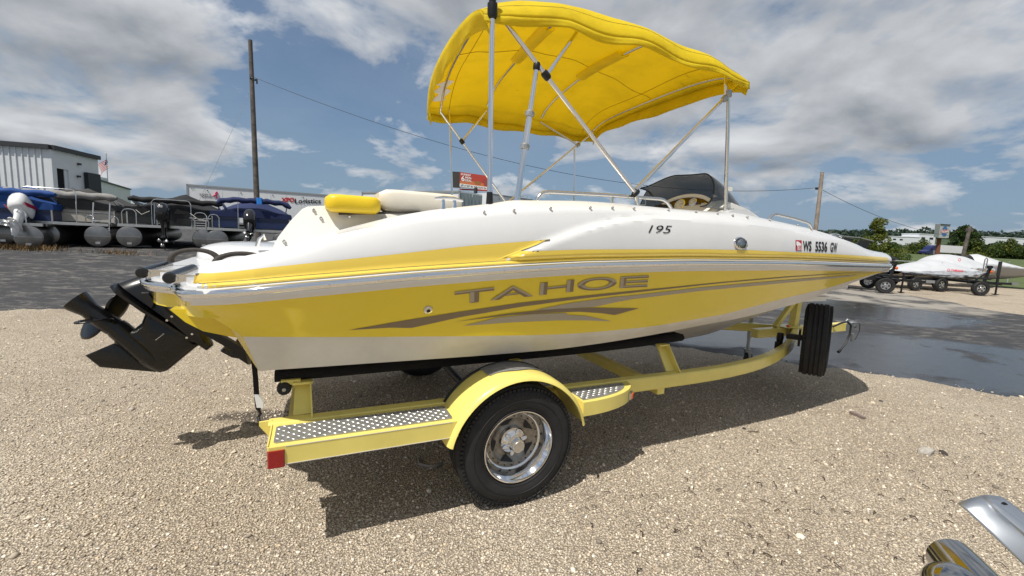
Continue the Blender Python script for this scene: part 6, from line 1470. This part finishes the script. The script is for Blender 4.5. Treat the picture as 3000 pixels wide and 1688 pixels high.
blk_trailer('black trailer with upright guide rollers and wire hoop beside the silver boats', 2835, 2935, 824, 17.2, 17.0, (.30,), 1.05, .45, roll=True)
# ---- chain link fence: posts with slanted arms and a top rail
fe = empty('fence', atd(2690, 790, 27), 0, 'galvanised fence posts and top rail behind the covered boats', 'fence'); fo = Vector(fe.location); fe.location.z = 0; fo.z = 0
fpx = [(2520, 760, 28), (2600, 763, 27.5), (2714, 768, 27), (2772, 771, 27), (2850, 775, 27), (2960, 780, 27)]
tops = [Vector(atd(x, y, d_))-fo for x, y, d_ in fpx]
MB().tube(tops, .025, 6).build('top_rail', 'galv_pale', fe) if 'galv_pale' in M else (mat('galv_pale', (.40, .44, .43), .5, .5), MB().tube(tops, .025, 6).build('top_rail', 'galv_pale', fe))
for p in tops:
    f_ = MB().tube([(p.x, p.y, -.05), (p.x, p.y, p.z+.03)], .04, 8).build('fence_post', 'galv_pale', fe); MB().beam((p.x, p.y, p.z), (p.x-.22, p.y-.1, p.z+.26), .03, .05).build('post_arm', 'galv_pale', f_)

# ================================================================== TREES, HEDGE, HILLS
def leafmat(name, c, tl):
    m = bpy.data.materials.new(name); m.use_nodes = True; t = m.node_tree; b = t.nodes['Principled BSDF']; b.inputs['Base Color'].default_value = (*c, 1); b.inputs['Roughness'].default_value = .7; b.inputs['Specular IOR Level'].default_value = .25
    tr_ = t.nodes.new('ShaderNodeBsdfTranslucent'); tr_.inputs[0].default_value = (*tl, 1); mx = t.nodes.new('ShaderNodeMixShader'); mx.inputs[0].default_value = .25; o = t.nodes['Material Output']
    t.links.new(b.outputs[0], mx.inputs[1]); t.links.new(tr_.outputs[0], mx.inputs[2]); t.links.new(mx.outputs[0], o.inputs[0]); MATS[name] = m
leafmat('leaf_dark', (.028, .050, .014), (.05, .09, .01)); leafmat('leaf_mid', (.052, .085, .020), (.08, .14, .015)); leafmat('leaf_lite', (.13, .145, .026), (.22, .24, .02)); mat('bark', (.06, .045, .035), .95, noise=.4, nscale=6)
def leaf_mesh(name, clumps, n, size, mats, up=.3):
    cl = np.array([c[:3] for c in clumps]); rr = np.array([c[3] for c in clumps]); wgt = rr**2; idx = RNG.choice(len(clumps), n, p=wgt/wgt.sum())
    dirs = RNG.normal(0, 1, (n, 3)); dirs /= np.linalg.norm(dirs, axis=1)[:, None]; rad = RNG.uniform(.45, 1.08, n)**.6
    C_ = cl[idx]+dirs*(rr[idx]*rad)[:, None]*np.array([1, 1, .8])
    a = RNG.normal(0, 1, (n, 3)); a /= np.linalg.norm(a, axis=1)[:, None]; b = np.cross(a, RNG.normal(0, 1, (n, 3))); b /= np.linalg.norm(b, axis=1)[:, None]
    s = size*RNG.uniform(.6, 1.4, n)[:, None]; V = np.stack([C_-a*s, C_-b*s*.6, C_+a*s, C_+b*s*.6], 1).reshape(-1, 3)
    me = bpy.data.meshes.new(name); me.vertices.add(len(V)); me.vertices.foreach_set('co', V.astype(np.float32).ravel()); me.loops.add(4*n); me.loops.foreach_set('vertex_index', np.arange(4*n, dtype=np.int32)); me.polygons.add(n)
    me.polygons.foreach_set('loop_start', np.arange(0, 4*n, 4, dtype=np.int32))
    for m_ in mats: me.materials.append(M[m_])
    k = len(mats); ci = RNG.integers(0, k, len(clumps)); mi = np.where(RNG.uniform(0, 1, n) < .7, ci[idx], RNG.integers(0, k, n)); me.polygons.foreach_set('material_index', mi.astype(np.int32)); me.update(calc_edges=True); return me
def make_tree(h, w_, ncl, nleaf, lsz, mats, trunk=.25, low=.25, seed=0, cone=False):
    rng = np.random.default_rng(seed); cl = []
    for _ in range(ncl):
        z = rng.uniform(low, .95)*h; env = math.sin(math.pi*min(1, max(.06, (z/h-low*.6)/(1.02-low*.6)))**.8) if not cone else (1-z/h)**.7+.12
        a = rng.uniform(0, 6.28); r = rng.uniform(.15, 1)**.6*env*w_/2*.8; cl.append((r*math.cos(a), r*math.sin(a), z, rng.uniform(.10, .19)*w_*(.6+.5*env)))
    me = leaf_mesh('crown', cl, nleaf, lsz, mats); mb = MB().tube([(0, 0, -.1), (.03*h, 0, h*.35), (.0, .02*h, h*.8)], [trunk, trunk*.7, trunk*.15], 8)
    for c in cl[:7]: mb.tube([(0, 0, h*.25), (c[0]*.5, c[1]*.5, (c[2]+h*.2)/2), c[:3]], [trunk*.45, trunk*.28, trunk*.08], 5)
    return me, mb
def plant_tree(loc, me, tm, label, s=1., rz=0., sx=1., group=None, name='tree'):
    e = empty(name, loc, rz, label, 'tree', group); o = bpy.data.objects.new('crown', me); COL.objects.link(o); o.parent = e; t_ = bpy.data.objects.new('trunk', tm); COL.objects.link(t_); t_.parent = e; e.scale = (s*sx, s*sx, s); return e
def trunk_mesh(mb):
    me = bpy.data.meshes.new('trunk'); me.from_pydata(mb.v, [], mb.f); me.materials.append(M['bark']); return me
me, mb = make_tree(4.7, 3.2, 34, 5200, .085, ['leaf_lite', 'leaf_mid', 'leaf_lite'], .07, .10, 3, True); tm = trunk_mesh(mb)
p = atd(2560, 741, 40); plant_tree((p[0], p[1], 0), me, tm, 'young yellow green leafy tree standing just beyond the black covered boat')
me, mb = make_tree(2.6, 3.4, 20, 2600, .085, ['leaf_lite', 'leaf_mid'], .05, .05, 5); tm = trunk_mesh(mb)
p = atd(2600, 741, 39); plant_tree((p[0], p[1], -.1), me, tm, 'low yellow green bush at the foot of the young leafy tree', name='bush')
vari = []
for k in range(4):
    me, mb = make_tree(8.0, 13, 46, 5200, .34, ['leaf_dark', 'leaf_mid', 'leaf_dark'] if k % 2 else ['leaf_mid', 'leaf_dark', 'leaf_lite'], .22, .02, 20+k); vari.append((me, trunk_mesh(mb)))
xs_ = [1900, 2010, 2130, 2240, 2335, 2430, 2520, 2610, 2690, 2770, 2850, 2930, 3010, 3100, 3200]
for i, x in enumerate(xs_):
    d_ = 188+8*math.sin(i*2.1); p = atd(x, 745, d_); plant_tree((p[0], p[1], 1.4), *vari[i % 4], 'dark green bushy tree in the row beyond the road', (.56 if x < 2780 else .80)+.22*abs(math.sin(i*1.7+.5)), i*1.3, 1.1, 'row of trees beyond the road', 'roadside_tree')
p = atd(2825, 720, 200); me, mb = make_tree(12, 11, 40, 5200, .36, ['leaf_dark', 'leaf_mid'], .3, .25, 44); plant_tree((p[0], p[1], 1.4), me, trunk_mesh(mb), 'tall round dark tree rising behind the leaning grey pole', 1.18)
for i, (x, d_) in enumerate(((2960, 118), (3040, 112))): p = atd(x, 745, d_); plant_tree((p[0], p[1], 1.2), *vari[i], ('near bushy green tree before the road, left one of a pair' if False else ['rounded green tree before the road behind the grey hulled covered boat', 'broad green tree before the road past the end of the covered boats'][i]), .70, i, .9)
# low brush along the road
cl = []
for x in range(2100, 3100, 9): p = atd(x, 742, 178+3*math.sin(x)); cl.append((p[0], p[1], 1.8+.8*abs(math.sin(x*.37)), 1.5))
me = leaf_mesh('roadside_brush', cl, 6000, .26, ['leaf_lite', 'leaf_mid']); o = bpy.data.objects.new('roadside_brush', me); COL.objects.link(o); tag(o, 'bright green low brush running along the far side of the road', 'brush', kind='stuff')
# far hills with woods
rows_ = []
def hill_top(a): return 12+17*smoothstep(0, .5, a)+2.5*math.sin(a*7+1)+1.5*math.sin(a*19)+1.0*math.sin(a*43)
for d_, q in ((260, 0), (420, .12), (600, .42), (760, .78), (880, 1.), (1000, .9), (1300, .3)):
    rows_.append([(d_*math.sin(R_(a)), d_*math.cos(R_(a)), -2+q*hill_top(R_(a))) for a in np.arange(-75, 95.1, 1.0)])
o = MB().grid(rows_).build('hills', 'forest', None, recalc=False); o['kind'] = 'structure'
cl = []
for a in np.arange(-60, 90, .35):
    for d_, q in ((770, .78), (860, .98), (900, .98)):
        dd = d_+random.uniform(-50, 50); r = random.uniform(5, 9); cl.append((dd*math.sin(R_(a)), dd*math.cos(R_(a)), -2+q*hill_top(R_(a))+r*.4, r))
leafmat('leaf_far', (.045, .070, .055), (.04, .07, .04)); leafmat('leaf_far2', (.060, .088, .062), (.05, .09, .04))  # bluish lighter leaf colours, with the distance haze mixed in
me = leaf_mesh('hillside_woods', cl, 60000, 2.0, ['leaf_far', 'leaf_far2']); o = bpy.data.objects.new('hillside_woods', me); COL.objects.link(o); tag(o, 'dark green woods covering the far low hills along the horizon', 'woods', kind='stuff')
# white buildings on the far slope
def far_bld(x0, x1, y0, y1, d_, label, win=True):
    a, b = atd(x0, y1, d_), atd(x1, y1, d_); c = atd(x0, y0, d_); e = empty('white_building', (a[0], a[1], a[2]-6), math.atan2(b[1]-a[1], b[0]-a[0]), label, 'building', 'white buildings on the far slope'); L = math.hypot(b[0]-a[0], b[1]-a[1]); hh = c[2]-a[2]
    MB().box((L/2, 10, 6+hh/2-3), (L, 20, hh+6)).build('wall', 'wall_white', e); MB().box((L/2, 10, 6+hh+.3), (L+.6, 20.6, .6)).build('roof', 'wall_white', e)
    if win:
        n = max(2, int(L/9))
        for k in range(n): MB().box(((k+.5)*L/n, -.08, 6+hh*.30), (L/n*.45, .2, hh*.34)).build('window', 'box_dark', e)
far_bld(2610, 2650, 693, 704, 430, 'low white building with dark windows on the far slope'); far_bld(2648, 2692, 694, 703, 430, 'long low white building joining the taller one on the far slope', False); far_bld(2692, 2740, 686, 702, 430, 'tall white building with dark openings left of the globe sign')
far_bld(2888, 2945, 695, 707, 430, 'low white building on the far slope right of the grey pole', False); far_bld(2940, 3060, 697, 709, 435, 'long white building on the far slope above the end of the row', False)

# ================================================================== SMALL THINGS ON THE GRAVEL
def rock(name, x, y, size, label, m_, seed, sc_=(1, .7, .55)):
    rng = np.random.default_rng(seed); p = atz(x, y, 0); e = bmesh.new(); bmesh.ops.create_icosphere(e, subdivisions=2, radius=size)
    for v in e.verts: v.co = Vector((v.co.x*sc_[0], v.co.y*sc_[1], v.co.z*sc_[2]))*(1+rng.uniform(-.16, .16))
    me = bpy.data.meshes.new(name); e.to_mesh(me); e.free(); me.materials.append(M[m_]); o = bpy.data.objects.new(name, me); COL.objects.link(o); o.location = (p[0], p[1], size*sc_[2]*.6); o.rotation_euler = (0, .1, seed*1.1); return tag(o, label, 'rock')
mat('rock_pale', (.42, .39, .35), .9, noise=.4, nscale=25); mat('rock_dark', (.05, .045, .042), .9, noise=.3, nscale=30); mat('chip_wood', (.22, .17, .15), .9, noise=.4, nscale=30); mat('plastic_grey', (.30, .28, .25), .6); mat('twig', (.05, .032, .022), .9)
rock('rock', 2712, 1330, .055, 'pale striped fist sized rock lying on the gravel', 'rock_pale', 3, (1.2, .7, .6)); rock('rock', 2765, 1330, .032, 'dark flat stone chip beside the pale rock', 'rock_dark', 4, (1.4, .6, .35))
rock('rock', 2580, 1177, .018, 'small black stone beyond the wood chip', 'rock_dark', 5); rock('rock', 2180, 1258, .018, 'small black stone at the edge of the boat shadow', 'rock_dark', 6)
p = atz(2512, 1221, 0); o = MB().box((0, 0, 0), (.045, .13, .02), bev=.008).build('wood_chip', 'chip_wood', None); o.location = (p[0], p[1], .016); o.rotation_euler = (.05, .03, .2); tag(o, 'small grey brown chip of wood lying on the gravel', 'wood chip')
P = [atz(x, y, .02) for x, y in ((1232, 1338), (1224, 1348), (1228, 1360), (1250, 1366), (1275, 1367), (1298, 1356))]
o = MB().grid([[tuple(q+np.array([0, 0, h_])) for q in P] for h_ in (-.015, .008)]).build('plastic_strip', 'plastic_grey', None, recalc=False); so = o.modifiers.new('t', 'SOLIDIFY'); so.thickness = .004; tag(o, 'bent grey plastic strip lying in the shade behind the trailer wheel', 'plastic strip')
mb = MB()
for i in range(170):
    x, y = random.uniform(1700, 3000), random.uniform(1200, 1688); q = atz(x, y, .0); a = random.uniform(0, 6.28); l_ = random.uniform(.01, .045)*(2.6 if i % 11 == 0 else 1); r_ = random.uniform(.0012, .0035)
    mb.tube([(q[0], q[1], .014), (q[0]+l_*.5*math.cos(a), q[1]+l_*.5*math.sin(a), .022), (q[0]+l_*math.cos(a+.4), q[1]+l_*math.sin(a+.4), .014)], r_, 4)
o = mb.build('dry_debris', 'twig', None); tag(o, 'dry brown twigs and leaf bits strewn over the near gravel', 'debris', kind='stuff')
# ---- polished fitting poking into the near right corner
mat('chrome_dark', (.42, .42, .42), .12, 1.0, noise=.3, nscale=10)
ch_p = atd(2990, 1640, .95); cf = empty('chrome_fitting', (ch_p[0]+.12, ch_p[1]-.05, 0), 0, 'polished metal fitting with ribbed plate and chrome barrel close beside the gravel', 'fitting'); co = Vector(cf.location)
def cp3(x, y, d_): return Vector(atd(x, y, d_))-co
rows_ = []; nW = 17
for i in range(13):
    q = i/12; dep = 1.06-.22*q; row = []
    xl, yl = 2806+q*330, 1473+q*312; xr, yr = 2930+q*300, 1456+q*226
    for j in range(nW):
        v = j/(nW-1); x, y = xl*(1-v)+xr*v, yl*(1-v)+yr*v
        if i == 0: y -= 12*math.sin(math.pi*v)-3; 
        bump = .010*math.exp(-((v-.68)/.10)**4)*smoothstep(.03, .10, q)+.007*math.sin(math.pi*v)
        row.append(cp3(x, y, dep-bump))
    rows_.append(row)
pl_ = MB().grid(rows_).build('ribbed_plate', 'stainless_soft', cf, recalc=False, smooth=70) if 'stainless_soft' in M else (mat('stainless_soft', (.50, .53, .57), .34, .9), MB().grid(rows_).build('ribbed_plate', 'stainless_soft', cf, recalc=False, smooth=70))[1]
so = pl_.modifiers.new('t', 'SOLIDIFY'); so.thickness = .005
MB().lathe([(.0001, .0), (.010, .0)], cp3(2944, 1484, 1.03), (0, -1, .5), 12).build('slot', 'void', cf)
a, b = cp3(2815, 1668, 1.0), cp3(2960, 1830, .86); d = (b-a).normalized()
MB().lathe([(.030, -.045), (.047, -.04), (.050, 0), (.052, .10), (.052, .45), (.0001, .45)], a, d, 32).build('chrome_barrel', 'chrome_dark', cf, smooth=50)
MB().ell(cp3(2800, 1728, .94), (.058, .058, .050), 24, 16).build('chrome_bowl', 'chrome_dark', cf, smooth=60)
MB().tube([b+Vector((.02, 0, 0)), Vector((b.x+.02, b.y, 0))], .035, 14).build('support_post', 'stainless_soft', cf); MB().tube([cp3(3110, 1700, .86), b+Vector((.02, 0, 0))], .03, 12).build('arm', 'stainless_soft', cf)
